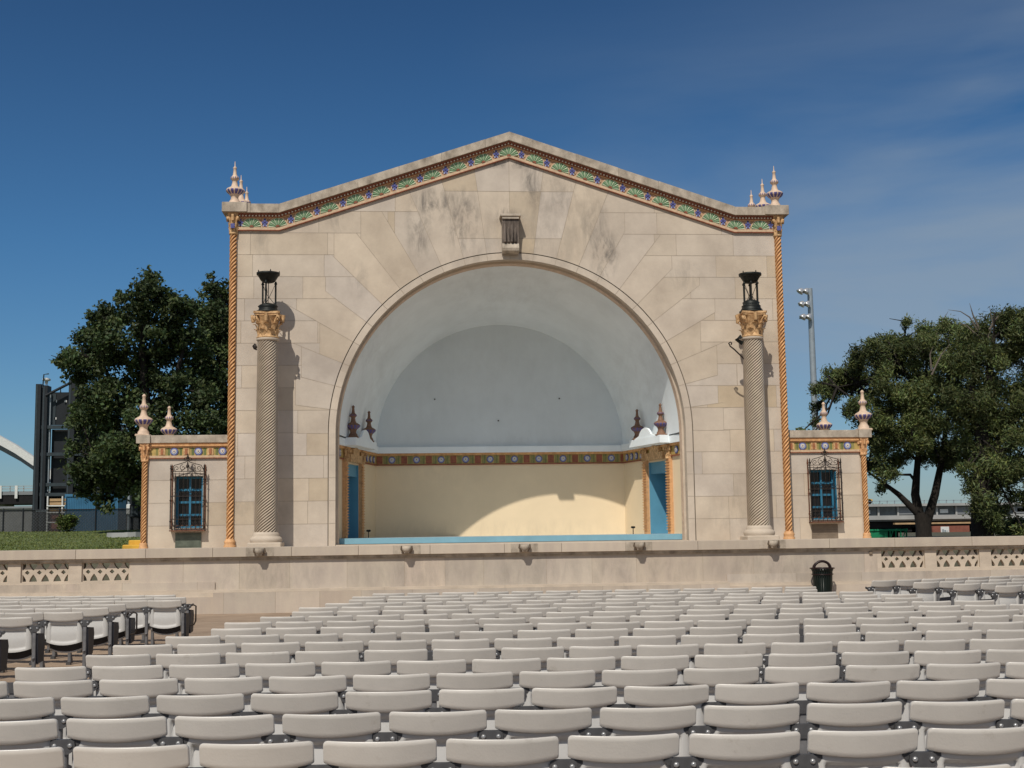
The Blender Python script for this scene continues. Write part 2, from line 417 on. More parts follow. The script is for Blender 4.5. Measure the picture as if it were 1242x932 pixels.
# rear house behind the shell
mb = MB()
for x0, x1 in ((-6.4, -4.75), (4.75, 6.4)): mb.box(x0, x1, FY+2.61, 37.6, Z0, 9.0, M_stone2)
mb.box(-4.74, 4.74, 37.3, 37.6, Z0, 9.0, M_stone2); mb.box(-6.4, 6.4, FY+2.61, 37.6, 9.01, 9.3, M_coping)
sh(mb, 'rear_wall')
# archivolt band, groove and soffit
mb = MB()
NA = 72
def arc(r, n=NA): return [(r*cos(pi*i/n), ZS+r*sin(pi*i/n)) for i in range(n+1)]
def ring(mb, r0, r1, y, mt, rec=None):
    A = arc(r0); B = arc(r1)
    for i in range(NA):
        t = rnd(.94, 1.05) if i % 4 == 0 else None
        if t: ring.t = (t, t, t)
        mb.add([(A[i][0], y, A[i][1]), (B[i][0], y, B[i][1]), (B[i+1][0], y, B[i+1][1]), (A[i+1][0], y, A[i+1][1])], [(3, 2, 1, 0)], mt, ring.t)
    for s_ in (-1, 1):
        mb.add([(s_*r0, y, Z0), (s_*r1, y, Z0), (s_*r1, y, ZS), (s_*r0, y, ZS)], [(0, 1, 2, 3) if s_ > 0 else (3, 2, 1, 0)], mt)
ring.t = (1, 1, 1)
ring(mb, RA, RG-.022, FY+.004, M_stone)
ring(mb, RG-.022, RG, FY+.03, M_groove)
def reveal(mb, r0, y0, r1, y1, mt, zb=Z0):
    A = arc(r0); B = arc(r1)
    P = [[(r0, y0, zb)]+[(x, y0, z) for x, z in A]+[(-r0, y0, zb)], [(r1, y1, zb)]+[(x, y1, z) for x, z in B]+[(-r1, y1, zb)]]
    mb.grid(P, mt, smooth=True)
reveal(mb, RG-.022, FY+.004, RG-.022, FY+.03, M_groove); reveal(mb, RA, FY+.004, RA, FY+.28, M_stone2); reveal(mb, RA, FY+.28, RA-.05, FY+.282, M_stone2); reveal(mb, RA-.05, FY+.282, RA-.07, FY+.5, M_fin)
for i in range(1, 24):
    a = pi*i/24
    mb.add([((RA)*cos(a-.0012), FY+.001, ZS+(RA)*sin(a-.0012)), ((RG-.03)*cos(a-.0012), FY+.001, ZS+(RG-.03)*sin(a-.0012)), ((RG-.03)*cos(a+.0012), FY+.001, ZS+(RG-.03)*sin(a+.0012)), (RA*cos(a+.0012), FY+.001, ZS+RA*sin(a+.0012))], [(0, 1, 2, 3)], M_joint)
for z_ in (2.02, 2.59, 3.16, 3.73):
    for s_ in (-1, 1):
        x0, x1 = sorted((s_*RA, s_*(RG-.03))); mb.add([(x0, FY+.001, z_), (x1, FY+.001, z_), (x1, FY+.001, z_+.01), (x0, FY+.001, z_+.01)], [(0, 1, 2, 3)], M_joint)
sh(mb, 'arch_moulding')
M_keyd = mat('black_stained_stone', (.075, .06, .05), .95, .5, 5, .2, 30, stretch=(4, 1, .6), c2=(.16, .13, .11))
# keystone console
mb = MB()
KD = .06
prof = [(-.02, 9.80), (-.36, 9.80), (-.36, 9.74), (-.31, 9.72), (-.31, 9.66), (-.27, 9.5), (-.23, 9.3), (-.22, 9.12), (-.27, 9.06), (-.30, 8.99), (-.28, 8.92), (-.20, 8.88), (-.02, 8.87)]
w = .215
P = [[(s_*w, FY+y, z) for y, z in prof] for s_ in (-1, 1)]
mb.grid([[(-w, FY+y, z), (w, FY+y, z)] for y, z in prof], M_coping, smooth=False, matf=lambda i, j: M_keyd if 2 <= j <= 6 else M_coping)
mb.add(P[0], [tuple(range(len(prof)))[::-1]], M_coping); mb.add(P[1], [tuple(range(len(prof)))], M_coping)
for i in range(4):
    x = -.17+i*.09; mb.box(x, x+.06, FY-.30+.02*(i % 2), FY-.18, 9.14, 9.62, M_keyd, bev=.015)
mb.box(-.27, .27, FY-.39, FY-.003, 9.80, 9.86, M_coping, bev=.01)
sh(mb, 'keystone')

# gable frieze ------------------------------------------------------------
XB = 5.9
def gz(x, z0=9.47, k=1.96/5.9): x = abs(x); return z0 if x >= XB else z0+(XB-x)*k
def gable_strip(mb, off0, off1, y0, y1, mt, xe=6.98):
    xs = [-xe, -XB, 0, XB, xe]
    for a, b in zip(xs, xs[1:]):
        vs = [(a, gz(a)+off0), (b, gz(b)+off0), (b, gz(b)+off1), (a, gz(a)+off1)]
        mb.prism(vs, y0, y1, mt)
mb = MB()
gable_strip(mb, 0, .02, FY-.065, FY-.002, M_red)
gable_strip(mb, .02, .085, FY-.06, FY-.002, M_pink)
gable_strip(mb, .085, .315, FY-.03, FY-.002, M_olive)
gable_strip(mb, .315, .345, FY-.055, FY-.002, M_ropel)
gable_strip(mb, .345, .40, FY-.085, FY-.002, M_red)
gable_strip(mb, .40, .44, FY-.13, FY-.002, M_red, 7.12)
# dentil dots
x = -6.9
while x < 6.95:
    z = gz(x)+.358; mb.box(x-.018, x+.018, FY-.11, FY-.086, z, z+.034, M_dot); x += .083
frieze = sh(mb, 'gable_frieze')
def shell_orn(cx, cz, w=.25, h=.235, ang=0):
    mb = MB(); n = 11; y = FY-.034
    M = Matrix.Translation((cx, 0, cz)) @ Matrix.Rotation(-ang, 4, 'Y')
    mb.prism([((w+.030)*cos(pi*i/24), (h+.034)*sin(pi*i/24)) for i in range(25)], y-.010, y, M_pink, M=M)
    mb.prism([(w*cos(pi*i/24), h*sin(pi*i/24)) for i in range(25)], y-.014, y-.0101, M_shellg, M=M)
    for i in range(n):
        a = pi*(i+.5)/n; hw = pi/n*.43; r0 = .055
        mb.add([(r0*cos(a-hw), y-.017, r0*sin(a-hw)), ((w-.01)*cos(a-hw), y-.017, (h-.01)*sin(a-hw)), ((w-.002)*cos(a), y-.04, (h-.002)*sin(a)), ((w-.01)*cos(a+hw), y-.017, (h-.01)*sin(a+hw)), (r0*cos(a+hw), y-.017, r0*sin(a+hw)), (r0*cos(a), y-.03, r0*sin(a))],
               [(0, 1, 2, 5), (5, 2, 3, 4)], M_shell if i % 2 else M_shellr, M=M)
    mb.prism([(.05*cos(pi*i/8), .05*sin(pi*i/8)) for i in range(9)], y-.04, y-.014, M_red, M=M)
    o = sh(mb, 'shell_ornament', frieze); return o
def flower(cx, cz, y=FY-.034, s=1.0, parent=None):
    mb = MB(); M = Matrix.Translation((cx, 0, cz)) @ Matrix.Scale(s, 4)
    yy = y/s
    for (dx, dz, r1, r2, mt) in ((0, .045, .032, .055, M_blue), (0, -.035, .03, .05, M_blue), (-.045, .01, .035, .03, M_blue), (.045, .01, .035, .03, M_blue), (-.045, .08, .016, .03, M_pink), (.045, .08, .016, .03, M_pink), (-.035, -.07, .018, .03, M_lav), (.035, -.07, .018, .03, M_lav), (0, .10, .014, .025, M_blue), (-.08, -.02, .014, .05, M_pink), (.08, -.02, .014, .05, M_pink), (0, -.095, .02, .02, M_red)):
        mb.prism([(dx+r1*cos(2*pi*i/8), dz+r2*sin(2*pi*i/8)) for i in range(8)], yy-.03 if mt is M_blue else yy-.02, yy, mt, M=M)
    return sh(mb, 'flower_ornament', parent or frieze)
SP = .66; SL = math.atan(1.96/5.9)
for k in range(-10, 11):
    x = k*SP; ang = 0 if (k == 0 or abs(k) == 10) else (SL*.45 if abs(k) == 9 else SL)*(-1 if k > 0 else 1)
    shell_orn(x, gz(x)+.088-(.0 if abs(x) < XB-.2 or abs(x) > XB+.2 else -.01)-(.04 if k == 0 else 0), ang=ang, w=.235 if k else .255)
for k in range(-10, 10):
    x = (k+.5)*SP; flower(x, gz(x)+.20)
for s_ in (-1, 1): flower(s_*6.88, gz(6.88)+.20, s=.9)
# coping
mb = MB()
def coping_piece(a, b, o0, o1, y0, y1):
    mb.prism([(a, gz(a)+o0), (b, gz(b)+o0), (b, gz(b)+o1), (a, gz(a)+o1)], y0, y1, M_coping)
cuts = [-7.30, -6.62, -XB, -5.1, -3.9, -2.85, -1.75, -.62, 0, .62, 1.75, 2.85, 3.9, 5.1, XB, 6.62, 7.30]
for a, b in zip(cuts, cuts[1:]):
    g = .004 if a not in (0,) else 0
    h = .66 if abs(a+b)/2 < 6.6 else .67
    coping_piece(a+g, b-(.004 if b != 0 else 0), .44, h+rnd(-.006, .006), FY-.20, FY+.45)
    coping_piece(a+.001, b-.001, .445, h-.02, FY-.19, FY+2.7)
for s_ in (-1, 1):
    x0, x1 = sorted((s_*6.70, s_*7.33)); mb.box(x0, x1, FY-.24, FY+.35, 9.915, 10.17, M_coping, bev=.01)
sh(mb, 'coping')

# rope colonettes -----------------------------------------------------------
def rope(mb, x, y, z0, z1, r, n, turn, mt, depth=.12, seg=6, left=False):
    nz = max(8, int((z1-z0)/.022)); P = []
    N = n*seg
    for j in range(nz+1):
        z = z0+(z1-z0)*j/nz; tw = 2*pi*z/turn*(-1 if left else 1)
        row = []
        for i in range(N):
            u = 2*pi*i/N; rr = r*(1-depth*abs(cos(u*n/2))**2.5*1.3)
            row.append((x+rr*cos(u+tw), y+rr*sin(u+tw), z))
        P.append(row)
    mb.grid(P, mt, True, True, matf=lambda i, j: M_roped if (i % seg) in (seg-1, 0) else mt)
    mb.add(P[-1], [tuple(range(N))], mt); mb.add(P[0], [tuple(range(N-1, -1, -1))], mt)
def leaf(mb, x, y, z, ang, w, h, out, curl, mt, r0):
    P = []
    for j in range(7):
        t = j/6; rr = r0+out*(t**2)+(.0 if t < .8 else -0.0); zz = z+h*t-(curl*max(0, t-.72)/.28)
        ww = w*(.75+.35*sin(pi*min(1, t*1.1)))*(1 if t < .85 else .55)
        row = []
        for i in range(5):
            s_ = (i-2)/2; a = ang+s_*ww/(2*rr); q = rr-(.018 if i in (0, 4) else 0)+(.014 if i == 2 else 0)-.01*(j % 2)*(1 if i in (0, 4) else 0)
            row.append((x+q*cos(a), y+q*sin(a), zz-(.01 if i in (0, 4) else 0)))
        P.append(row)
    mb.grid(P, mt, False, False)
def capital(mb, x, y, z0, h, rb, wt, mt):
    s = h/.66
    mb.lathe([(rb*1.04, 0), (rb*1.18, .02*s), (rb*1.18, .05*s), (rb*1.0, .07*s), (rb*.98, .25*s), (rb*1.1, .45*s), (rb*1.4, .56*s)], mt, 24, (x, y, z0))
    for i in range(8): leaf(mb, x, y, z0+.06*s, 2*pi*i/8+pi/8, rb*.75, .24*s, rb*.42, .07*s, mt, rb*1.04)
    for i in range(8): leaf(mb, x, y, z0+.16*s, 2*pi*i/8, rb*.7, .30*s, rb*.55, .08*s, mt, rb*1.03)
    for i in range(4):
        a = pi/4+i*pi/2; R1 = wt*1.16
        # corner volute: stalk and scroll
        mb.tube([(x+rb*1.05*cos(a), y+rb*1.05*sin(a), z0+.30*s), (x+rb*1.25*cos(a), y+rb*1.25*sin(a), z0+.44*s), (x+R1*.88*cos(a), y+R1*.88*sin(a), z0+.545*s), (x+R1*cos(a), y+R1*sin(a), z0+.52*s), (x+R1*.99*cos(a), y+R1*.99*sin(a), z0+.45*s), (x+R1*.9*cos(a), y+R1*.9*sin(a), z0+.45*s)], .035*s, mt, 6)
    for i in range(4):
        a = i*pi/2; mb.tube([(x+rb*1.5*cos(a), y+rb*1.5*sin(a), z0+.42*s), (x+rb*1.62*cos(a), y+rb*1.62*sin(a), z0+.60*s)], .05*s, mt, 6)
    # abacus with concave sides
    pts = []
    for i in range(4):
        a0 = pi/4+i*pi/2
        c0 = (wt*1.22*cos(a0), wt*1.22*sin(a0)); c1 = (wt*1.22*cos(a0+pi/2), wt*1.22*sin(a0+pi/2))
        for t in (.04, .2, .35, .5, .65, .8, .96):
            px, py = c0[0]+(c1[0]-c0[0])*t, c0[1]+(c1[1]-c0[1])*t; k = 1-.16*sin(pi*t); pts.append((px*k, py*k))
    n = len(pts)
    for za, zb, k in ((.565, .61, .96), (.61, .66, 1.03)):
        vs = [(x+p[0]*k, y+p[1]*k, z0+za*s) for p in pts]+[(x+p[0]*k, y+p[1]*k, z0+zb*s) for p in pts]
        mb.add(vs, [tuple(range(n-1, -1, -1)), tuple(range(n, 2*n))]+[(i, (i+1) % n, (i+1) % n+n, i+n) for i in range(n)], mt)
for s_ in (-1, 1):
    mb = MB(); x = s_*7.06; y = FY-.03
    rope(mb, x, y, 1.68, 9.36, .094, 5, .52, M_rope, .22)
    mb.lathe([(.15, 0), (.15, .06), (.125, .1), (.14, .13), (.14, .17), (.11, .20), (.11, .23)], M_ropel, 16, (x, y, 1.45))
    r_ = sh(mb, 'rope_colonette')
    mb = MB(); capital(mb, x, y, 9.36, .55, .095, .16, M_cap)
    mb.prism([(x-.05, 9.5), (x+.05, 9.5), (x+.05, 9.62), (x-.05, 9.62)], y-.17, y-.14, M_blue)
    sh(mb, 'capital', r_)

# finials -------------------------------------------------------------------
FPROF = [(.165, 0), (.165, .03), (.135, .05), (.135, .09), (.105, .13), (.092, .17), (.10, .22), (.13, .27), (.185, .315), (.215, .36), (.215, .385), (.19, .42), (.15, .445), (.105, .47), (.085, .50), (.07, .56), (.06, .62), (.075, .645), (.105, .675), (.112, .70), (.10, .73), (.07, .755), (.05, .79), (.042, .86), (.036, .94), (.045, .955), (.05, .975), (.03, 1.0), (.012, 1.02), (.008, 1.13), (.002, 1.15)]
def finial(x, y, z, parent, rod=True, cream=M_fin, s=1.0):
    mb = MB(); n = 36
    def lob(a, zz): return .07*abs(cos(a*6))-.03 if .24 < zz < .43 else (.05*abs(cos(a*5))-.02 if .64 < zz < .74 else 0)
    pr = [(r*s, z_*s) for r, z_ in FPROF[:None if rod else -2]]
    mb.lathe(pr, cream, n, (x, y, z), lobes=lambda a, zz: lob(a, zz/s), matf=lambda i, j: M_finb if (.25 < FPROF[j][1] < .38 and i % 3 != 0) else (M_finb if .665 < FPROF[j][1] < .705 and i % 3 == 1 else cream))
    mb.box(x-.17*s, x+.17*s, y-.17*s, y+.17*s, z-.02, z+.035*s, cream, bev=.01)
    return sh(mb, 'finial', parent)
for s_ in (-1, 1):
    for k in range(3): finial(s_*7.05, FY+.05+k*1.15, 10.16 if k == 0 else 10.13, shell)

# interior --------------------------------------------------------------------
YB = 36.9; RB = 3.60; ZC = 4.21
mb = MB(); NA2 = 64; P = []
for j in range(13):
    t = j/12; y = FY+.5+(YB-FY-.5)*t; r = RA-.07+(RB-(RA-.07))*(t*.92+.08*t*t)
    zb = ZC+(ZS-ZC)*(1-t)
    P.append([(r*cos(pi*i/NA2), y, zb+r*sin(pi*i/NA2)) for i in range(NA2+1)])
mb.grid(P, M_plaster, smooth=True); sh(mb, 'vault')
mb = MB(); rim = [(RB*cos(pi*i/NA2), YB, ZC+RB*sin(pi*i/NA2)) for i in range(NA2+1)]
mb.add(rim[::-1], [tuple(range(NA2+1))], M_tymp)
for (px, pz) in ((-1.9, 5.62), (1.75, 5.62), (-.05, 4.98)): mb.box(px-.02, px+.02, YB-.03, YB-.001, pz-.018, pz+.018, M_steel)
sh(mb, 'back_wall_plaster')
def side_x(t): return 4.60-.98*t
def side_pt(s_, t, off=0):   # off moves into the room
    nx, ny = -s_*4.3/hypot(4.3, .98), -.98/hypot(4.3, .98)
    return s_*side_x(t)+nx*off, 32.6+4.3*t+ny*off
def side_box(mb, s_, t0, t1, z0, z1, o0, o1, mt):
    a = side_pt(s_, t0, o0); b = side_pt(s_, t1, o0); c = side_pt(s_, t1, o1); d = side_pt(s_, t0, o1)
    vs = [(a[0], a[1], z0), (b[0], b[1], z0), (c[0], c[1], z0), (d[0], d[1], z0), (a[0], a[1], z1), (b[0], b[1], z1), (c[0], c[1], z1), (d[0], d[1], z1)]
    mb.add(vs, [(0, 3, 2, 1), (4, 5, 6, 7), (0, 1, 5, 4), (1, 2, 6, 5), (2, 3, 7, 6), (3, 0, 4, 7)], mt)
mb = MB()
mb.box(-3.75, 3.75, YB, YB+.2, 1.6, 3.70, M_yellow)
for s_ in (-1, 1):
    side_box(mb, s_, 0, .27, 1.6, 3.70, -.2, 0, M_yellow); side_box(mb, s_, .585, 1.0, 1.6, 3.70, -.2, 0, M_yellow); side_box(mb, s_, .27, .585, 3.62, 3.70, -.2, 0, M_yellow)
stagew = sh(mb, 'stage_wall')
for s_ in (-1, 1):
    mb = MB(); side_box(mb, s_, .27, .585, 1.6, 3.62, -.6, -.55, M_bluep); side_box(mb, s_, .27, .275, 1.6, 3.62, -.549, -.001, M_bluep); side_box(mb, s_, .58, .585, 1.6, 3.62, -.549, -.001, M_bluep)
    side_box(mb, s_, .276, .579, 3.3, 3.619, -.549, -.05, M_bluep)
    for q in range(3): side_box(mb, s_, .30+q*.095, .305+q*.095, 1.65, 3.28, -.548, -.50, M_bluep)
    d = sh(mb, 'stage_door')
    mb = MB()
    for t0, t1 in ((.225, .268), (.587, .63)):
        side_box(mb, s_, t0, t1, 1.6, 3.70, .001, .10, M_ropel)
        z = 1.75
        while z < 3.6: side_box(mb, s_, t0-.004, t1+.004, z, z+.03, .1001, .125, M_rope); z += .075
        a = side_pt(s_, (t0+t1)/2, .06); capital(mb, a[0], a[1], 3.64, .36, .085, .11, M_cap)
    # carved crest over the door
    for t0, t1, z0, z1 in ((.30, .56, 3.66, 3.86), (.36, .50, 3.86, 4.02), (.40, .46, 4.02, 4.30)): side_box(mb, s_, t0, t1, z0, z1, .03, .14, M_cap)
    sh(mb, 'door_surround', d)
# interior frieze
mb = MB()
def band(z0, z1, o, mt):
    mb.box(-3.70, 3.70, YB-o, YB-.001, z0, z1, mt)
    for s_ in (-1, 1): side_box(mb, s_, 0, 1.0-o*.2, z0, z1, .001, o, mt)
band(3.70, 3.735, .05, M_red); band(3.736, 3.98, .03, M_ygreen); band(3.981, 4.045, .07, M_rope)
x = -3.5
i = 0
while x < 3.6:
    if i % 2 == 0: mb.box(x-.085, x+.085, YB-.045, YB-.031, 3.75, 3.965, M_red)
    for q in (-.155, -.125, .125, .155, .185): mb.box(x+q-.006, x+q+.006, YB-.036, YB-.031, 3.74, 3.975, M_grn)
    x += .355; i += 1
infz = sh(mb, 'interior_frieze')
def medallion(mb, M):
    mb.prism([(.10*cos(2*pi*i/18), .10*sin(2*pi*i/18)) for i in range(18)], -.02, 0, M_blue, M=M)
    mb.prism([(.075*cos(2*pi*i/18), .075*sin(2*pi*i/18)) for i in range(18)], -.028, -.021, M_lav, M=M)
    mb.prism([(-.045, .04), (0, .052), (.045, .04), (.04, -.01), (0, -.05), (-.04, -.01)][::-1], -.036, -.029, M_dot, M=M)
    mb.prism([(-.02, .02), (.02, .02), (.0, -.025)][::-1], -.04, -.037, M_blue, M=M)
x = -3.5+.355
while x < 3.6:
    mb = MB(); medallion(mb, Matrix.Translation((x, YB-.032, 3.857))); sh(mb, 'medallion', infz); x += .71
for s_ in (-1, 1):
    for t in (.06, .14, .68, .76, .84, .92):
        mb = MB(); a = side_pt(s_, t, .032); ang = atan2(.98, 4.3)
        M = Matrix.Translation((a[0], a[1], 3.857)) @ Matrix.Rotation(s_*-(pi/2-ang*1), 4, 'Z') if False else Matrix.Translation((a[0], a[1], 3.857)) @ Matrix(((ny_ := (s_*.98/4.41)*-1 if False else 0, 0, 0, 0),)*0 or Matrix.Identity(4))
        nx, ny = -s_*4.3/hypot(4.3, .98), -.98/hypot(4.3, .98)
        # local -y looks along the wall normal
        R = Matrix(((-ny, -nx, 0, 0), (nx, -ny, 0, 0), (0, 0, 1, 0), (0, 0, 0, 1)))
        medallion(mb, Matrix.Translation((a[0], a[1], 3.857)) @ R); sh(mb, 'medallion', infz)
mb = MB()
mb.box(-3.62, 3.62, YB-.16, YB-.001, 4.046, 4.22, M_plaster)
for s_ in (-1, 1):
    side_box(mb, s_, 0, .96, 4.046, 4.24, -.3, .14, M_plaster)
    side_box(mb, s_, -.03, .32, 4.2401, 4.30, -.3, .05, M_plaster); side_box(mb, s_, .19, .67, 4.06, 4.262, .141, .42, M_plaster)
    pf = [(.27, 4.263), (.30, 4.30), (.335, 4.33), (.355, 4.42), (.385, 4.50), (.43, 4.54), (.475, 4.50), (.505, 4.42), (.525, 4.33), (.56, 4.30), (.59, 4.263)]
    vs = [(*side_pt(s_, t, .34), z) for t, z in pf]+[(*side_pt(s_, t, .40), z) for t, z in pf]; k_ = len(pf)
    mb.add(vs, [tuple(range(k_)), tuple(range(2*k_-1, k_-1, -1))]+[(i, i+1, i+1+k_, i+k_) for i in range(k_-1)], M_plaster)
sh(mb, 'cornice_ledge')
for s_ in (-1, 1):
    for t in (.245, .61):
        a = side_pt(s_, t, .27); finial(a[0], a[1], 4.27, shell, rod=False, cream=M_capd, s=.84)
# stage floor and blue riser
mb = MB()
mb.box(-4.6, 4.6, 32.70, 33.0, 1.50, 1.645, M_bluef); mb.box(-4.6, 4.6, 33.001, YB+.1, 1.50, 1.644, M_floorp); mb.box(-4.46, 4.46, FY+.01, 32.699, 1.40, 1.49, M_stone2)
sh(mb, 'stage_floor')
for (px, py) in ((447, 646), (768, 646)):
    p = at(px, py, 34.6 if px < 600 else 35.4); e = empty('stage_light', (p.x, p.y, 1.645), label='small black flood lamp low on the '+('left' if px < 600 else 'right')+' side of the stage', cat='lamp', group='small lamps at the sides of the stage')
    mb = MB(); mb.tube([(0, 0, 0), (0, 0, .18)], .012, M_bronze, 6); mb.build('stand', e)
    mb = MB(); mb.box(-.06, .06, -.04, .04, .16, .22, M_bronze, bev=.02); mb.build('lamp_housing', e)

# ================================================================== SIDE PAVILIONS
def pavilion(s_):
    X0, X1 = 6.99, 9.36; YF = 32.55; depth = 3.7
    lab = ('small limestone side wing left of the arch, green bronze panel under its barred window' if s_ < 0 else 'small limestone side wing right of the arch, brown block panel under its barred window')
    e = empty('side_pavilion', (s_*8.2, YF, Z0), label=lab, cat='building', group='matching side wings of the band shell')
    def P(mb, name, parent=None): return sh(mb, name, parent or e)
    wx0, wx1, wz0, wz1 = 7.80, 8.50, 1.96, 3.26
    polys = []
    for r in [(X0, Z0, wx0, 3.75), (wx1, Z0, X1-.22, 3.75), (wx0, Z0, wx1, wz0), (wx0, wz1, wx1, 3.75)]:
        a, b = sorted((s_*r[0], s_*r[2])); polys += split_courses([(a, r[1]), (b, r[1]), (b, r[3]), (a, r[3])], Z0, 3.75)
    mb = MB(); ashlar(mb, polys, YF, lambda x, z: ('c', int((z-Z0)//CH), sum(1 for q in JO[int((z-Z0)//CH) % 22] if q < x)), M_stone, M_joint)
    a, b = sorted((s_*(X1-.22), s_*(X1-.06))); mb.box(a, b, YF+.02, YF+.3, Z0, 3.75, M_stone2)
    ax = s_*(X1-.06)
    mb.add([(ax, YF, Z0), (ax, YF+depth, Z0), (ax, YF+depth, 4.08), (ax, YF, 4.08)], [(0, 1, 2, 3) if s_ < 0 else (3, 2, 1, 0)], M_stone2)
    a, b = sorted((s_*X0, s_*(X1-.06))); mb.add([(a, YF+depth, Z0), (b, YF+depth, Z0), (b, YF+depth, 4.08), (a, YF+depth, 4.08)], [(3, 2, 1, 0)], M_stone2)
    mb.box(a, b, YF+.05, YF+depth, 3.98, 4.07, M_coping)
    # window reveals
    a, b = sorted((s_*wx0, s_*wx1))
    for (q0, q1, q2, q3) in (((a, YF, wz0), (a, YF+.3, wz0), (a, YF+.3, wz1), (a, YF, wz1)), ((b, YF, wz0), (b, YF, wz1), (b, YF+.3, wz1), (b, YF+.3, wz0)), ((a, YF, wz1), (a, YF+.3, wz1), (b, YF+.3, wz1), (b, YF, wz1)), ((a, YF, wz0), (b, YF, wz0), (b, YF+.3, wz0), (a, YF+.3, wz0))):
        mb.add([q0, q1, q2, q3], [(0, 1, 2, 3)], M_stone2)
    P(mb, 'wall')
    # coping and frieze
    mb = MB(); a, b = sorted((s_*7.06, s_*(X1+.06))); mb.box(a, b, YF-.10, YF+.4, 4.09, 4.285, M_coping, bev=.008)
    a2, b2 = sorted((s_*(X1-.35), s_*(X1+.06))); mb.box(a2, b2, YF+.401, YF+depth+.05, 4.09, 4.28, M_coping)
    a2, b2 = sorted((s_*(X1-.26), s_*(X1+.08))); mb.box(a2, b2, YF-.16, YF-.101, 4.085, 4.29, M_coping); P(mb, 'coping')
    mb = MB(); a, b = sorted((s_*7.10, s_*(X1-.1)))
    for z0, z1, o, mt in ((3.70, 3.72, .05, M_red), (3.72, 3.775, .045, M_pink), (3.775, 3.975, .02, M_ygreen), (3.975, 4.01, .045, M_ropel), (4.01, 4.05, .08, M_rope), (4.05, 4.089, .06, M_ropel)):
        mb.box(a, b, YF-o, YF-.001, z0, z1, mt)
    fz = None; xs = []; x = 7.32
    i = 0
    while x < 9.1:
        if i % 2 == (0 if s_ > 0 else 1):
            mb.box(s_*x-.075, s_*x+.075, YF-.04, YF-.021, 3.785, 3.965, M_cap); mb.box(s_*x-.03, s_*x+.03, YF-.05, YF-.041, 3.80, 3.95, M_red2)
        else: xs.append(s_*x)
        for q in (-.145, -.115, .115, .145, .175): mb.box(s_*x+q-.006, s_*x+q+.006, YF-.026, YF-.021, 3.78, 3.97, M_grn)
        x += .30; i += 1
    fz = P(mb, 'frieze')
    for x in xs:
        mb = MB(); medallion(mb, Matrix.Translation((x, YF-.022, 3.875))); P(mb, 'medallion', fz)
    mb = MB(); x = s_*(X1-.12); y = YF-.03
    rope(mb, x, y, 1.6, 3.62, .075, 5, .42, M_rope, .22); mb.lathe([(.11, 0), (.11, .05), (.09, .08), (.10, .12), (.085, .15)], M_ropel, 16, (x, y, 1.45))
    rc = P(mb, 'rope_colonette'); mb = MB(); capital(mb, x, y, 3.62, .46, .08, .13, M_ropel); P(mb, 'capital', rc)
    # window
    mb = MB(); cx = s_*8.15; yw = YF+.24; w2 = .35
    for a, b in ((-w2, -w2+.07), (w2-.07, w2), (-.025, .025)): mb.box(cx+a, cx+b, yw-.03, yw+.03, wz0, wz1, M_winb)
    for z in (wz0, wz0+.30, wz0+.62, wz0+.93, wz1-.06): mb.box(cx-w2+.07, cx-.026, yw-.02, yw+.02, z, z+.055, M_winb); mb.box(cx+.026, cx+w2-.07, yw-.02, yw+.02, z, z+.055, M_winb)
    for sx in (1,):    # blue board standing in for the sunlit right jamb
        a, b = sorted((cx+sx*(w2-.001), cx+sx*(w2-.03))); mb.box(a, b, YF+.01, yw-.031, wz0+.03, wz1-.05, M_winb)
    wn = P(mb, 'window'); mb = MB(); mb.box(cx-w2, cx+w2, yw+.031, yw+.05, wz0, wz1, M_glass); P(mb, 'pane', wn)
    # wrought iron grille
    mb = MB(); gx = .41; y0 = YF-.20
    for sx in (-1, 1):
        for yy, mt in ((y0, M_iron), (YF-.02, M_rust)):
            mb.tube([(cx+sx*gx, yy, 1.93), (cx+sx*gx, yy, 3.42)], .017, mt, 6)
            mb.lathe([(.014, 0), (.03, .03), (.014, .06), (.022, .08), (.002, .15)], mt, 8, (cx+sx*gx, yy, 3.41))
            for zz in (2.1, 2.62, 3.15): mb.lathe([(.015, 0), (.028, .02), (.015, .05)], mt, 8, (cx+sx*gx, yy, zz))
    for z in (1.93, 2.0, 2.17, 2.74, 3.30, 3.36):
        mb.box(cx-gx, cx+gx, y0-.008, y0+.008, z, z+.016, M_iron)
        for sx in (-1, 1): mb.box(cx+sx*gx-.007, cx+sx*gx+.007, y0, YF, z, z+.014, M_iron)
    for i in range(1, 8):
        x = cx-gx+2*gx*i/8; mb.tube([(x, y0, 1.93), (x, y0, 3.34)], .0065, M_iron, 5)
        for z in (2.02, 2.18, 2.76): mb.tube([(x+.045*cos(t), y0, z+.045+.045*sin(t)) for t in [k*pi/5 for k in range(11)]], .005, M_iron, 4)
    mb.box(cx-gx-.02, cx+gx+.02, y0-.02, YF-.001, 1.88, 1.91, M_rust)
    for i in range(7):
        x = cx-.36+.12*i; mb.tube([(x, y0-.01, 1.91), (x-.02, y0-.05, 1.97), (x, y0-.06, 2.03), (x+.03, y0-.03, 2.02)], .008, M_rust, 5)
    def scroll(c, r, a0, turns, sx, m=M_iron):
        pts = []
        for k in range(22):
            t = k/21; a = a0+turns*2*pi*t; q = r*(1-.8*t); pts.append((c[0]+sx*q*cos(a), y0, c[1]+q*sin(a)))
        mb.tube(pts, .0085, m, 5)
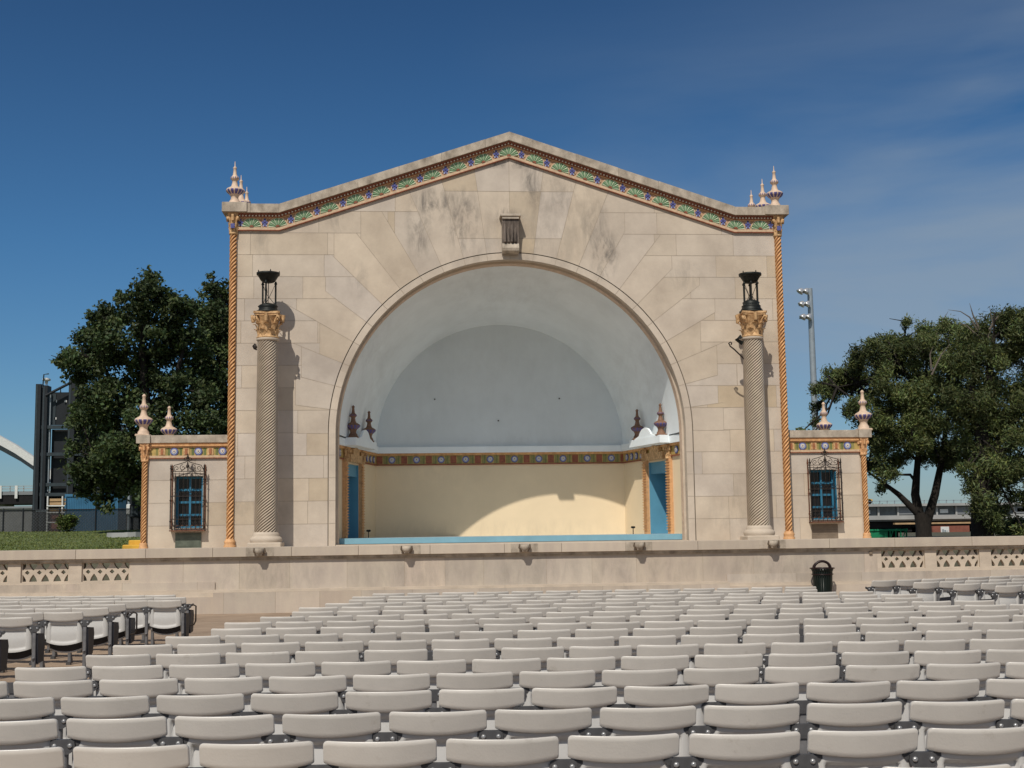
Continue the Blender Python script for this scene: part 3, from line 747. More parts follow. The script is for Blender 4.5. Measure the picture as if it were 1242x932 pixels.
    for sx in (-1, 1):
        mb.tube([(cx+sx*gx, y0, 3.37), (cx+sx*.33, y0, 3.52), (cx+sx*.18, y0, 3.56), (cx+sx*.05, y0, 3.60), (cx, y0, 3.66)], .010, M_iron, 5)
        scroll((cx+sx*.27, 3.44), .07, -pi/2, 1.2, sx); scroll((cx+sx*.12, 3.46), .08, pi/2, 1.2, -sx); scroll((cx+sx*.05, 3.68), .05, -pi/2, 1.1, sx)
        mb.tube([(cx+sx*.17, y0, 3.37), (cx+sx*.03, y0, 3.47), (cx, y0, 3.60)], .010, M_iron, 5)
    mb.tube([(cx, y0, 3.37), (cx, y0, 3.72)], .012, M_iron, 6); mb.lathe([(.012, 0), (.04, .04), (.012, .08), (.02, .10), (.002, .14)], M_iron, 8, (cx, y0, 3.68))
    mb.lathe([(.012, 0), (.05, .05), (.012, .1)], M_iron, 8, (cx, y0, 3.45))
    P(mb, 'window_grille', wn)
    mb = MB()
    if s_ < 0:
        mb.box(cx-.31, cx+.33, YF-.03, YF-.001, Z0, 1.84, M_plaqg, bev=.006); mb.box(cx-.27, cx+.29, YF-.036, YF-.031, Z0+.06, 1.80, M_plaqg)
        P(mb, 'bronze_plaque')
    else:
        for k in range(3): mb.box(cx-.37, cx+.33, YF-.012, YF-.001, Z0+.13*k+.003, Z0+.13*(k+1), M_plaqb, bev=.004)
        P(mb, 'block_infill')
    for k in (0, 1):
        finial(s_*(X1-.06-(.04 if k else 0)), YF+.02+3.1*k, 4.285, e, rod=False, s=1.04)
    if False: pass
    return e
pavilion(-1); pavilion(1)

# ================================================================== FREE-STANDING COLUMNS
def column(s_):
    x = s_*6.09; y = 31.42
    e = empty('fluted_column', (x, y, Z0), label='tall spiral-fluted stone column with orange capital and bronze brazier, '+('left' if s_ < 0 else 'right')+' of the arch', cat='column', group='pair of lantern columns flanking the arch')
    mb = MB(); mb.box(x-.40, x+.40, y-.40, y+.40, Z0, Z0+.13, M_stone2, bev=.02)
    mb.lathe([(.37, .13), (.39, .18), (.385, .23), (.34, .27), (.315, .285), (.33, .32), (.30, .35), (.29, .38)], M_stone2, 32, (x, y, Z0)); sh(mb, 'base', e)
    mb = MB(); n = 18; P = []; N = n*6; z0, z1 = Z0+.37, 6.52; nz = 150
    for j in range(nz+1):
        t = j/nz; z = z0+(z1-z0)*t; r = .285-.035*t**1.3; tw = 2*pi*z/1.30
        P.append([(x+r*(1-.13*(abs(cos(2*pi*i/N*n/2))**2))*cos(2*pi*i/N+tw), y+r*(1-.13*(abs(cos(2*pi*i/N*n/2))**2))*sin(2*pi*i/N+tw), z) for i in range(N)])
    def mf(i, j): return M_stone2
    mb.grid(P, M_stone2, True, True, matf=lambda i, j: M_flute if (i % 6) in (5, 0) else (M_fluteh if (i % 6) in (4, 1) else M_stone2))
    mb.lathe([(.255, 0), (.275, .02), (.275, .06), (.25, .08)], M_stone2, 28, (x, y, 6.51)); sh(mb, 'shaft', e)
    mb = MB(); capital(mb, x, y, 6.56, .66, .235, .37, M_cap); sh(mb, 'capital', e)
    # bronze brazier
    mb = MB(); zb = 7.22
    mb.lathe([(.30, 0), (.31, .03), (.24, .06), (.22, .12), (.25, .16), (.20, .20), (.13, .23), (.05, .25)], M_bronze, 20, (x, y, zb))
    if s_ > 0: mb.lathe([(.27, .06), (.20, .20), (.22, .26), (.12, .32)], M_bronze, 20, (x, y, zb))
    for i in range(3 if s_ < 0 else 6):
        a = 2*pi*i/(3 if s_ < 0 else 6)+.35; r = .19
        mb.tube([(x+r*cos(a), y+r*sin(a), zb+.15), (x+r*cos(a), y+r*sin(a), zb+.80)], .024 if s_ < 0 else .018, M_bronze, 8)
        mb.lathe([(.03, 0), (.04, .02), (.03, .05)], M_bronze, 8, (x+r*cos(a), y+r*sin(a), zb+.72)); mb.lathe([(.03, 0), (.045, .02), (.03, .05)], M_bronze, 8, (x+r*cos(a), y+r*sin(a), zb+.16))
        b = a+2*pi/3; mb.tube([(x+r*cos(a), y+r*sin(a), zb+.2), (x+r*.4*cos(b), y+r*.4*sin(b), zb+.5), (x+r*cos(b), y+r*sin(b), zb+.75)], .007, M_bronze, 5)
    mb.tube([(x, y, zb+.2), (x+.01, y, zb+.8)], .010, M_bronze, 6)
    mb.lathe([(.06, .75), (.14, .77), (.19, .82), (.235, .90), (.265, .945), (.285, .95), (.29, 1.005), (.27, 1.01), (.23, .97), (.1, .96)], M_bronze, 28, (x, y, zb))
    for i in range(5): a = 2*pi*i/5; mb.lathe([(.012, 0), (.016, .03), (.003, .06)], M_bronze, 6, (x+.27*cos(a), y+.27*sin(a), zb+1.0))
    sh(mb, 'brazier', e)
    # iron arm beside the shaft
    mb = MB()
    if s_ < 0:
        mb.tube([(x-.26, y, 6.30), (x-.33, y, 6.33), (x-.36, y, 6.39), (x-.32, y, 6.44), (x-.28, y, 6.42)], .02, M_iron, 8); mb.lathe([(.03, 0), (.05, .03), (.03, .08)], M_iron, 10, (x-.30, y, 6.33))
    else:
        mb.tube([(x-.22, y, 6.02), (x-.50, y-.1, 6.26), (x-.60, y-.1, 6.34), (x-.64, y-.1, 6.42), (x-.60, y-.1, 6.45), (x-.56, y-.1, 6.42), (x-.58, y-.1, 6.38)], .018, M_iron, 8)
        mb.tube([(x-.27, y-.05, 6.42), (x-.42, y-.05, 6.52), (x-.30, y-.05, 6.60)], .055, M_bronze, 8)
    sh(mb, 'iron_arm', e)
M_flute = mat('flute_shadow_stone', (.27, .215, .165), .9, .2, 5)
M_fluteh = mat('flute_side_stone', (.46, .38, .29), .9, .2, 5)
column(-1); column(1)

# ================================================================== PARAPET WALL
wall = empty('parapet_wall', (0, PY, 0), label='long pale limestone wall in front of the stage with pierced panels at both ends', cat='wall')
XL, XR = -20.0, 21.0; SB = 8.62     # solid between -SBL and SB
SBL = 9.0
def wcell_j(z0, seed):
    r_ = random.Random(seed); xs = [-8.9]
    while xs[-1] < 9: xs.append(xs[-1]+r_.uniform(.9, 1.6))
    return xs
courses = [(.52, 1.18, wcell_j(0, 3)), (-.3, .52, wcell_j(0, 4))]
mb = MB()
def wall_face(mb, xa, xb, z0, z1, y, cuts_, mt=M_wall):
    xs = [xa]+[q for q in cuts_ if xa+.1 < q < xb-.1]+[xb]
    for a, b in zip(xs, xs[1:]):
        t = rnd(.90, 1.06); w = rnd(-.02, .03); mb.add([(a, y, z0), (b, y, z0), (b, y, z1), (a, y, z1)], [(0, 1, 2, 3)], mt, (t*(1+w), t, t*(1-w)))
        if b < xb: mb.add([(b-.004, y-.003, z0), (b+.004, y-.003, z0), (b+.004, y-.003, z1), (b-.004, y-.003, z1)], [(0, 1, 2, 3)], M_joint)
wall_face(mb, -SBL, SB, .50, 1.19, PY, courses[0][2]); 
mb.box(-SBL, SB, PY+.003, PY+.5, -.3, 1.19, M_stone2)
sh(mb, 'wall_panel', wall)
mb = MB()     # plinth: centre stands further out
wall_face(mb, -7.10, 4.92, -.02, .46, PY-.30, courses[1][2]); wall_face(mb, -7.10, 4.92, .465, .52, PY-.26, [-3.2, -.4, 2.4], M_stone2)
mb.box(-7.10, 4.92, PY-.299, PY-.001, -.05, .46, M_stone2); mb.box(-7.10, 4.92, PY-.259, PY-.001, .461, .52, M_stone2)
wall_face(mb, 4.921, XR, -.02, .40, PY-.16, [5.8+1.45*k for k in range(11)]); mb.box(4.921, XR, PY-.159, PY-.001, -.05, .40, M_stone2)
mb.box(4.921, XR, PY-.10, PY-.001, .401, .47, M_stone2); wall_face(mb, 4.921, XR, .471, .68, PY-.03, [6.6+1.6*k for k in range(11)], M_wall); mb.box(4.921, XR, PY-.029, PY-.0005, .471, .679, M_stone2)
wall_face(mb, XL, -7.101, -.02, .36, PY-.22, [-19+1.5*k for k in range(9)]); mb.box(XL, -7.101, PY-.219, PY-.001, -.05, .36, M_stone2)
mb.box(XL, -7.101, PY-.15, PY-.001, .361, .44, M_stone2); mb.box(XL, -7.101, PY-.09, PY-.001, .441, .52, M_stone2); wall_face(mb, XL, -7.101, .521, .70, PY-.04, [-19.4+1.7*k for k in range(9)], M_wall); mb.box(XL, -7.101, PY-.039, PY-.0005, .521, .699, M_stone2)
sh(mb, 'plinth', wall)
mb = MB()     # cap
xs = [XL]+[XL+1.62*k+rnd(-.2, .2) for k in range(1, 25)]+[XR]
for a, b in zip(xs, xs[1:]):
    t = rnd(.86, 1.08)
    mb.box(a+.003, b-.003, PY-.13, PY+.62, 1.265, 1.482, M_wall, (t, t*.99, t*.97), bev=.006)
mb.box(XL, XR, PY-.07, PY+.56, 1.215, 1.27, M_coping); mb.box(XL, XR, PY-.035, PY+.5, 1.185, 1.214, M_coping)
sh(mb, 'wall_cap', wall)
# pierced balustrade panels
def pierced(x0, x1, z0=.75, z1=1.18):
    cu = bpy.data.curves.new('pierced_tmp', 'CURVE'); cu.dimensions = '2D'; cu.fill_mode = 'BOTH'; cu.extrude = .07; cu.resolution_u = 6
    def poly(pts):
        sp = cu.splines.new('POLY'); sp.points.add(len(pts)-1)
        for p, q in zip(sp.points, pts): p.co = (q[0], q[1], 0, 1)
        sp.use_cyclic_u = True
    W = x1-x0; H = z1-z0; poly([(0, 0), (W, 0), (W, H), (0, H)])
    n = 4; p = W/n; m = .03
    def ogive(c, base, h, hw, sgn, lo=-1, hi=1):
        pts = []
        for k in range(-8, 9):
            t = k/8
            if t < lo or t > hi: continue
            z = h*(1-abs(t))**.62; pts.append((c+t*hw, base+sgn*z))
        if lo == 0: pts = [(c, base)]+pts
        if hi == 0: pts = pts+[(c, base)]
        poly(pts)
    for i in range(n+1):
        c = i*p; lo = 0 if i == 0 else -1; hi = 0 if i == n else 1
        cc = c+(m if i == 0 else 0)-(m if i == n else 0)
        ogive(cc, m*.6, .165, .088, 1, lo, hi); ogive(cc, H-m*.4, .15, .098, -1, lo, hi)
    for i in range(n):
        c = (i+.5)*p; z = H*.52; poly([(c-.055, z), (c, z+.055), (c+.055, z), (c, z-.055)])
    o = bpy.data.objects.new('tmp', cu); col.objects.link(o)
    dg = bpy.context.evaluated_depsgraph_get(); me = bpy.data.meshes.new_from_object(o.evaluated_get(dg))
    me.transform(Matrix.Rotation(pi/2, 4, 'X')); me.transform(Matrix.Translation((x0, PY+.12, z0)))
    bpy.data.objects.remove(o); bpy.data.curves.remove(cu)
    me.materials.clear(); me.materials.append(M_stone2)
    ob = bpy.data.objects.new('balustrade_panel', me); col.objects.link(ob); ob.parent = wall; ob.matrix_parent_inverse = wall.matrix_basis.inverted()
pit = 1.365
mbp = MB()
for k in range(8):
    x1 = -9.05-k*pit; x0 = x1-1.08; pierced(x0, x1); mbp.box(x1, x1+(pit-1.08 if k else .05), PY, PY+.4, .70, 1.184, M_stone2); mbp.box(x0, x1, PY, PY+.35, .70, .75, M_stone2)
    if k == 0: pass
x1 = 8.62; mbp.box(8.62, 8.72, PY, PY+.4, .68, 1.184, M_stone2)
for k in range(8):
    x0 = 8.72+k*pit; x1 = x0+1.08; pierced(x0, x1); mbp.box(x1, x1+pit-1.08, PY, PY+.4, .68, 1.184, M_stone2); mbp.box(x0, x1, PY, PY+.35, .68, .75, M_stone2)
sh(mbp, 'balustrade_post', wall)
for x in (-6.07, -2.68, .08, 2.80, 6.03):
    mb = MB(); y = PY-.13
    mb.box(x-.32, x+.32, y-.006, y-.001, 1.275, 1.475, M_plaqb if False else M_coping)
    mb.lathe([(.02, -.10), (.07, -.08), (.095, -.02), (.10, .05), (.08, .055), (.065, 0), (.02, -.03)], M_coping, 16, (x, y-.09, 1.40), lobes=lambda a, z: .08*abs(cos(a*5)))
    mb.box(x-.06, x+.06, y-.14, y-.007, 1.29, 1.36, M_coping, bev=.01)
    for sx in (-1, 1): mb.tube([(x+sx*.07, y-.02, 1.30), (x+sx*.13, y-.07, 1.38), (x+sx*.12, y-.10, 1.465)], .025, M_plaqb, 6, r2=.015)
    sh(mb, 'cap_ornament', wall)
# little socket box right of the bin
mb = MB(); mb.box(8.42, 8.50, PY-.04, PY-.001, 1.09, 1.18, M_plaqb, bev=.01); sh(mb, 'junction_box', wall)

# terrace between wall and shell
mb = MB(); mb.box(-9.6, 9.6, PY+.621, FY-.001, 1.2, 1.449, M_stone2); mb.box(-9.6, -RA, FY, 36.5, 1.2, 1.448, M_stone2); mb.box(RA, 9.6, FY, 36.5, 1.2, 1.448, M_stone2)
mb.build('terrace', kind='structure')

# ================================================================== LITTER BIN
e = empty('litter_bin', (7.12, 29.75, 0), label='dark slatted litter bin with arched lid opening standing against the stage wall', cat='litter bin')
mb = MB(); n = 26
for i in range(n):
    a = 2*pi*i/n; M = Matrix.Rotation(a, 4, 'Z')
    P = []
    for z, r in ((.10, .20), (.55, .225), (.72, .235), (.80, .27)): P.append((z, r))
    for (z0_, r0), (z1_, r1) in zip(P, P[1:]):
        mb.add([(r0, -.019, z0_), (r0, .019, z0_), (r1, .019, z1_), (r1, -.019, z1_), (r0-.008, -.019, z0_), (r0-.008, .019, z0_), (r1-.008, .019, z1_), (r1-.008, -.019, z1_)], [(0, 1, 2, 3), (7, 6, 5, 4), (0, 3, 7, 4), (1, 5, 6, 2)], M_can, M=M)
mb.build('slatted_body', e)
mb = MB()
mb.lathe([(.195, .04), (.195, .66), (.19, .66)], M_can, 26); mb.lathe([(.21, .0), (.21, .10), (.205, .10)], M_can, 26)
mb.build('liner', e)
mb = MB()
for z, r in ((.10, .212), (.66, .243), (.80, .282)):
    mb = MB(); mb.tube([(r*cos(2*pi*i/24), r*sin(2*pi*i/24), z) for i in range(25)], .014, M_can2, 6); mb.build('rim', e)
mb = MB()
for yy in (-.10,):
    pts = [(.20*cos(pi*i/12)-.03, yy, .79+.175*sin(pi*i/12)) for i in range(13)]; mb.tube(pts, .032, M_can2, 8)
P = [[(.20*cos(pi*i/12)-.03, yy, .79+.175*sin(pi*i/12)) for i in range(13)] for yy in (-.12, .05)]
mb.grid(P, M_can2)
mb.build('lid', e)

# ================================================================== SEATS
def rowz(Y): return .022-.0016*(Y-5.9)
def seat_meshes():
    hw = .2585
    mb = MB()   # backrest: top slab
    def slab():
        F = []; B = []; US = [-1, -.992, -.975, -.95, -.915, -.87, -.75, -.6, -.4, -.2, 0, .2, .4, .6, .75, .87, .915, .95, .975, .992, 1]; N = 20
        for j, t in enumerate((0, .03, .2, .4, .6, .8, .97, 1)):
            rf = []; rb_ = []
            for i in range(N+1):
                u = US[i]; x = u*hw
                r = .022; ax = abs(x); zt = .80+.004*u*u; zb = .676+.022*u*u
                if ax > hw-r: q = r-sqrt(max(0, r*r-(ax-hw+r)**2)); zt -= q; zb += q*.35
                tt = .5-.5*cos(pi*t) if False else t
                z = zb+(zt-zb)*tt
                lean = -(z-.68)*.30; y = lean+.045*u*u
                ye = .004 if i in (0, N) else 0
                rb_.append((x, y+(.004 if j in (0, 7) else 0)+ye, z)); rf.append((x, y+.022-(.004 if j in (0, 7) else 0)-ye, z))
            B.append(rb_); F.append(rf)
        mb.grid(B, M_chair, smooth=True); mb.grid([r[::-1] for r in F], M_chair, smooth=True)
        # rims
        mb.grid([B[-1], F[-1]], M_chair, smooth=True); mb.grid([F[0], B[0]], M_chair, smooth=True)
        mb.grid([[r[-1] for r in B], [r[-1] for r in F]], M_chair, smooth=True); mb.grid([[r[0] for r in F], [r[0] for r in B]], M_chair, smooth=True)
    slab()
    xs = [-.240, -.228, -.19, -.178, -.17, -.16, -.11, -.055, 0, .055, .11, .16, .17, .178, .19, .228, .240]
    tz = [0, .03, .10, .14, .18, .35, .55, .72, .80, .84, .90, 1.0]
    B = []
    for t in tz:
        row = []
        for x in xs:
            u = x/.24; zb = .365+.045*u*u; zt = .70; z = zb+(zt-zb)*t; ax = abs(x)
            y = .020+.040*u*u+.02*(1-t)**2
            if ax < .174 and .12 < t < .82: y += .016 if t < .7 else .034
            elif ax < .18 and .08 < t < .86: y += .006
            if ax > .235: y += .012
            row.append((x, y, z))
        B.append(row)
    mb.grid(B, M_chairs, smooth=True)
    mb.grid([[(p[0], p[1]+.03, p[2]) for p in r][::-1] for r in B], M_chairs, smooth=True)
    mb.grid([[(p[0], p[1]+.03, p[2]) for p in B[0]], B[0]], M_chairs)
    for k in (0, -1):
        a = [r[k] for r in B]; b = [(p[0], p[1]+.03, p[2]) for p in a]; mb.grid([a, b] if k else [b, a], M_chairs)
    back = mb
    mb = MB()   # tip-up seat pan, folded
    P = []
    for j in range(9):
        t = j/8; row = []
        for i in range(9):
            u = -1+i/4; x = u*.215; z = .27+.05*u*u+(.37)*t; y = .115+.05*(1-t)**2-.03*sin(pi*t)+.01*u*u
            row.append((x, y, z))
        P.append(row)
    mb.grid(P, M_panel); mb.grid([[(p[0], p[1]+.035, p[2]) for p in r][::-1] for r in P], M_chairs)  # rear face charcoal: shadow under the backrest put into its colour
    mb.tube([(p[0], p[1]+.012, p[2]-.004) for p in P[0]], .016, M_chairs, 8)
    for k in (0, -1): mb.tube([(r[k][0], r[k][1]+.015, r[k][2]) for r in P], .014, M_chairs, 6)
    pan = mb
    mb = MB()   # stanchion
    mb.box(-.022, .022, .040, .085, .05, .62, M_post, bev=.006); mb.box(-.02, .02, .055, .30, .36, .41, M_post, bev=.006)
    mb.tube([(0, .03, .30), (0, .17, .04)], .018, M_post, 6)
    mb.box(-.045, .045, -.06, .24, 0, .018, M_steel, bev=.004); mb.box(-.03, .03, 0, .06, .018, .06, M_steel)
    leg = mb
    mb = MB()   # hinge bracket with bolts
    pts = [(-.066, .655), (-.055, .63), (-.03, .615), (.03, .615), (.055, .63), (.066, .655), (.062, .68), (.042, .692), (-.042, .692), (-.062, .68)]
    mb.prism(pts, .030, .055, M_steel)
    for sx in (-1, 1):
        mb.prism([(sx*.056, .66), (sx*.075, .655), (sx*.095, .675), (sx*.09, .70), (sx*.05, .685)][::sx], .045, .07, M_steel)
        mb.lathe([(.013, 0), (.013, .006), (.007, .010)], M_bolt, 8, M=Matrix.Translation((sx*.040, .030, .660)) @ Matrix.Rotation(pi/2, 4, 'X'))
    brk = mb
    mb = MB()   # row-end side panel
    mb.prism([(0, 0)]*0 or [(.06, .60), (.29, .58), (.32, .50), (.27, .24), (.09, .22)], -.014, .014, M_panel, M=Matrix.Rotation(pi/2, 4, 'Z'))
    pnl = mb
    mb = MB()
    mb.tube([(0, .02, .62), (.0, .03, .665), (.10, .04, .675), (.135, .05, .655), (.13, .07, .42), (.10, .08, .36), (0, .09, .35)], .013, M_iron, 6)
    arm = mb
    return back, pan, leg, brk, pnl, arm
_b = seat_meshes()
def tomesh(mb, nm):
    o = mb.build(nm); me = o.data; bpy.data.objects.remove(o); return me
ME = dict(zip(('backrest', 'seat_pan', 'leg', 'hinge_bracket', 'end_panel', 'armrest'), [tomesh(m_, n_) for m_, n_ in zip(_b, ('backrest', 'seat_pan', 'leg', 'hinge_bracket', 'end_panel', 'armrest'))]))
PW = .56
seats = []   # (rank, matrix, block, row, x, ends, arm)
inview = lambda p: (lambda q: -330 < q[0] < 1570 and q[1] < 990)(proj(p))
inframe = lambda p: -60 < proj((p[0], p[1], .7))[0] < 1300
RA_ = -.0289
def lefte(k):
    if k % 3 == 1: return -.39-.56*5 - .56*((16-k)//3)
    # phases .45: rows 14,15 share, 11,12, 8,9 ...
    g = (15-k)//3 if k <= 15 else 0
    return -3.47-.56*g
CEN = .86
for k in range(-1, 17):
    Y0 = 5.885+.9265*k; le = lefte(k); re = {16: 4.09, 15: 3.81, 14: 4.37, 13: 4.65, 12: 4.37}.get(k) or le+PW*round((4.5+.24*(12-k)-le)/PW)
    nseat = int(round((re-le)/PW))
    for j in range(nseat):
        m = le+PW*(j+.5); x = m*cos(RA_); y = Y0+m*sin(RA_)
        z = rowz(y)
        if not inview((x, y, .7)): continue
        seats.append([y, (x, y, z), RA_+rnd(-.008, .008), 'centre', k, m, (j == 0, j == nseat-1), False])
# left block: row ends read off the photograph, rows bend away to the left
LE = [(-6.17, 21.1), (-6.08, 20.2), (-6.72, 19.3), (-6.76, 18.4), (-6.87, 17.45), (-7.25, 16.5), (-7.42, 15.6), (-7.7, 14.7), (-8.0, 13.8), (-6.5, 22.0)]
for k, (x, y) in enumerate(LE):
    a = radians(3.5); cx_, cy_ = x, y
    for j in range(10):
        aj = radians(3.5+2.6*j); hx, hy = cos(aj)*.26, -sin(aj)*.26
        cx_ -= hx; cy_ -= hy
        p = (cx_, cy_, -.02)
        if inview((cx_, cy_, .7)) and cy_ < 24: seats.append([cy_+1.0, p, -aj, 'left', 20-k if k < 9 else 30, j, (False, j == 0), k in (0, 2)])
        cx_ -= hx; cy_ -= hy
RE = [(5.78, 20.78), (6.12, 19.96), (6.42, 19.15), (5.4, 21.7), (6.75, 18.3), (7.1, 17.4)]
for k, (x, y) in enumerate(RE):
    cx_, cy_ = x, y
    for j in range(7):
        aj = radians(17+1.5*j); hx, hy = cos(aj)*.27, sin(aj)*.27
        cx_ += hx; cy_ += hy
        if inview((cx_, cy_, .7)): seats.append([cy_+1.0, (cx_, cy_, 0.03), aj, 'right', k, j, (j == 0, False), False])
        cx_ += hx; cy_ += hy
def occl(s):   # frontier of what can be told apart: nearest first
    return s[0]
seats.sort(key=occl)
inf = [s for s in seats if inframe(s[1])]; near = inf[:300]; far = inf[300:]
near += [s for s in seats if not inframe(s[1]) and s[0] < 22.9]
ORD = ['', 'first', 'second', 'third', 'fourth', 'fifth', 'sixth', 'seventh', 'eighth', 'ninth', 'tenth', 'eleventh', 'twelfth', 'thirteenth', 'fourteenth', 'fifteenth', 'sixteenth', 'seventeenth', 'eighteenth', 'nineteenth', 'twentieth', 'twenty-first', 'twenty-second', 'twenty-third', 'twenty-fourth', 'twenty-fifth']
rows = {}
for s in near: rows.setdefault((s[3], s[4]), []).append(s)
order = {b: sorted({k[1] for k in rows if k[0] == b}, key=lambda r: min(q[0] for q in rows[(b, r)])) for b in ('centre', 'left', 'right')}
def parts_of(s):
    L_ = [('backrest', (0, 0, 0), False), ('seat_pan', (0, 0, 0), False), ('leg', (-PW/2, 0, 0), False), ('hinge_bracket', (-PW/2, 0, 0), False)]
    if s[6][1]: L_ += [('leg', (PW/2, 0, 0), False), ('hinge_bracket', (PW/2, 0, 0), False), ('end_panel', (PW/2+.03, 0, 0), False)]
    if s[6][0]: L_ += [('end_panel', (-PW/2-.03, 0, 0), False)]
    if s[7] and s[6][1]: L_ += [('armrest', (PW/2, 0, 0), False)]
    return L_
for b in order:
    for ri, r in enumerate(order[b]):
        lst = sorted(rows[(b, r)], key=lambda s: s[1][0])
        vis = [s for s in lst if -10 < proj((s[1][0], s[1][1], .75))[0] < 1252]
        vi = 0; nl = sum(1 for s in lst if proj((s[1][0], s[1][1], .75))[0] <= -10); il = ir = 0
        for s in lst:
            px = proj((s[1][0], s[1][1], .75))[0]
            rowname = ORD[ri+1]
            if s in vis:
                vi += 1; ln = len(vis)
                fromleft = vi <= (ln+1)//2
                o_ = ORD[vi] if fromleft else ORD[ln-vi+1]
                side = 'left' if fromleft else 'right'
                pos = f'{o_} from the {side} photo edge' if b == 'centre' or (b == 'left' and fromleft) or (b == 'right' and not fromleft) else f'{o_} from the aisle end'
            elif px < 600: pos = f'{ORD[nl-il]} beyond the left photo edge'; il += 1
            else: ir += 1; pos = f'{ORD[ir]} beyond the right photo edge'
            look = {'centre': 'grey seat, middle block', 'left': 'white-backed seat, left block', 'right': 'pale seat, right block'}[b]
            lab = f'{look}, {rowname} row ahead of the viewer, {pos}'
            if b == 'left' and s[6][1]: lab = f'aisle seat with dark side panel, left block, {rowname} row from the viewer'
            e = empty('auditorium_seat', s[1], label=lab, cat='seat', group={'centre': 'grey seats of the middle block', 'left': 'seats of the left block', 'right': 'seats of the right block'}[b])
            e.rotation_euler = (radians(rnd(-.8, .8)), 0, s[2])
            for nm, loc, _ in parts_of(s):
                o = bpy.data.objects.new(nm, ME[nm]); col.objects.link(o); o.parent = e; o.location = loc
if far:
    import numpy as np
    V = []; F = []; MI = []; SM = []; mats = []; off = 0
    for s in far:
        M = Matrix.Translation(s[1]) @ Matrix.Rotation(s[2], 4, 'Z')
        for nm, loc, _ in parts_of(s):
            if nm == 'seat_pan' and s[3] == 'centre': continue
            me = ME[nm]; M2 = M @ Matrix.Translation(loc)
            V += [tuple(M2 @ v.co) for v in me.vertices]
            for m_ in me.materials:
                if m_ not in mats: mats.append(m_)
            mp = [mats.index(m_) for m_ in me.materials]
            for p in me.polygons: F.append([v+off for v in p.vertices]); MI.append(mp[p.material_index]); SM.append(p.use_smooth)
            off += len(me.vertices)
    me = bpy.data.meshes.new('distant_seats'); me.from_pydata(V, [], F)
    for m_ in mats: me.materials.append(m_)
    me.polygons.foreach_set('material_index', MI); me.polygons.foreach_set('use_smooth', SM); me.update()
    o = bpy.data.objects.new('distant_seats', me); col.objects.link(o); tag(o, 'outermost far seats of the left and right blocks, close against the stage wall', 'seats', kind='stuff')

# ================================================================== GROUND
mb = MB(); P = []
ys = [-8, 0, 3, 6, 12, 20, 30.3]; 
for y in ys: P.append([(x, y, rowz(y)-.001 if y >= 3 else rowz(3)-.001) for x in (-60, -30, -15, -8, 0, 8, 15, 30, 60)])
mb.grid(P, M_ground, smooth=False)
mb.build('paving', kind='structure')
mb = MB()
for k in range(9):      # paving joints
    y = 2.4+k*3.05; mb.box(-14, 14, y, y+.012, rowz(y)-.01, rowz(y)+.003, M_joint)
# (vertical joints follow the falling floor)
mb.build('paving_joints', kind='structure')
mb = MB(); P = []
def lvl(x, y):
    base = 1.15 if y < 40 else 1.15+min(1, (y-40)/14)*.15
    if y < 34: base = .45
    elif y < 37: base = .45+(y-34)/3*.7
    s_ = max(0, min(1, (-x-6)/6)); hill = s_*max(0, min(1, (y-36)/20))*.73
    if y > 36: base += hill
    w = .05*noise.noise(Vector((x*.2, y*.2, 0)))
    return base+(w if y > 38 else 0)
ysg = [30.66, 33, 34, 35, 36, 37, 38.5, 40, 42, 44, 46, 48, 50, 52, 54, 56, 58, 62, 70, 90, 150, 400, 1500, 4500]
xg = [-3000, -800, -200, -80, -50, -40]+[-34+1.5*i for i in range(20)]+[0, 6, 9, 12, 15, 18, 22, 26, 30, 40, 60, 120, 400, 1500, 3500]
for y in ysg: P.append([(x, y, lvl(x, y)) for x in xg])
n = len(xg)
mb.grid(P, M_grass, smooth=True, matf=lambda i, j: M_grass if (xg[i] < 0 and ysg[j] > 38.2) or ysg[j] > 100 else M_earth)
mb.build('lawn', kind='structure')
# grass blades on the bank
M_blade = leaf_mat('grass_blade', (.13, .17, .055))
mb = MB(); rg = random.Random(3)
for i in range(14000):
    y = 37.5+rg.random()**1.2*20; p0 = at(rg.uniform(-30, 168), 650, y); x = p0.x; z = lvl(x, y)
    a = rg.uniform(0, pi); h = rg.uniform(.02, .05); w_ = rg.uniform(.015, .04); dx, dy = cos(a)*w_, sin(a)*w_; t = rg.uniform(.6, 1.5); g_ = rg.uniform(.9, 1.3)
    mb.add([(x-dx, y-dy, z-.02), (x+dx, y+dy, z-.02), (x+rg.uniform(-.06, .06), y+rg.uniform(-.05, .05), z+h)], [(0, 1, 2)], M_blade, (t*g_, t, t*.8))
mb.build('grass_tufts', label='short green grass on the bank left of the band shell', cat='grass', kind='stuff')

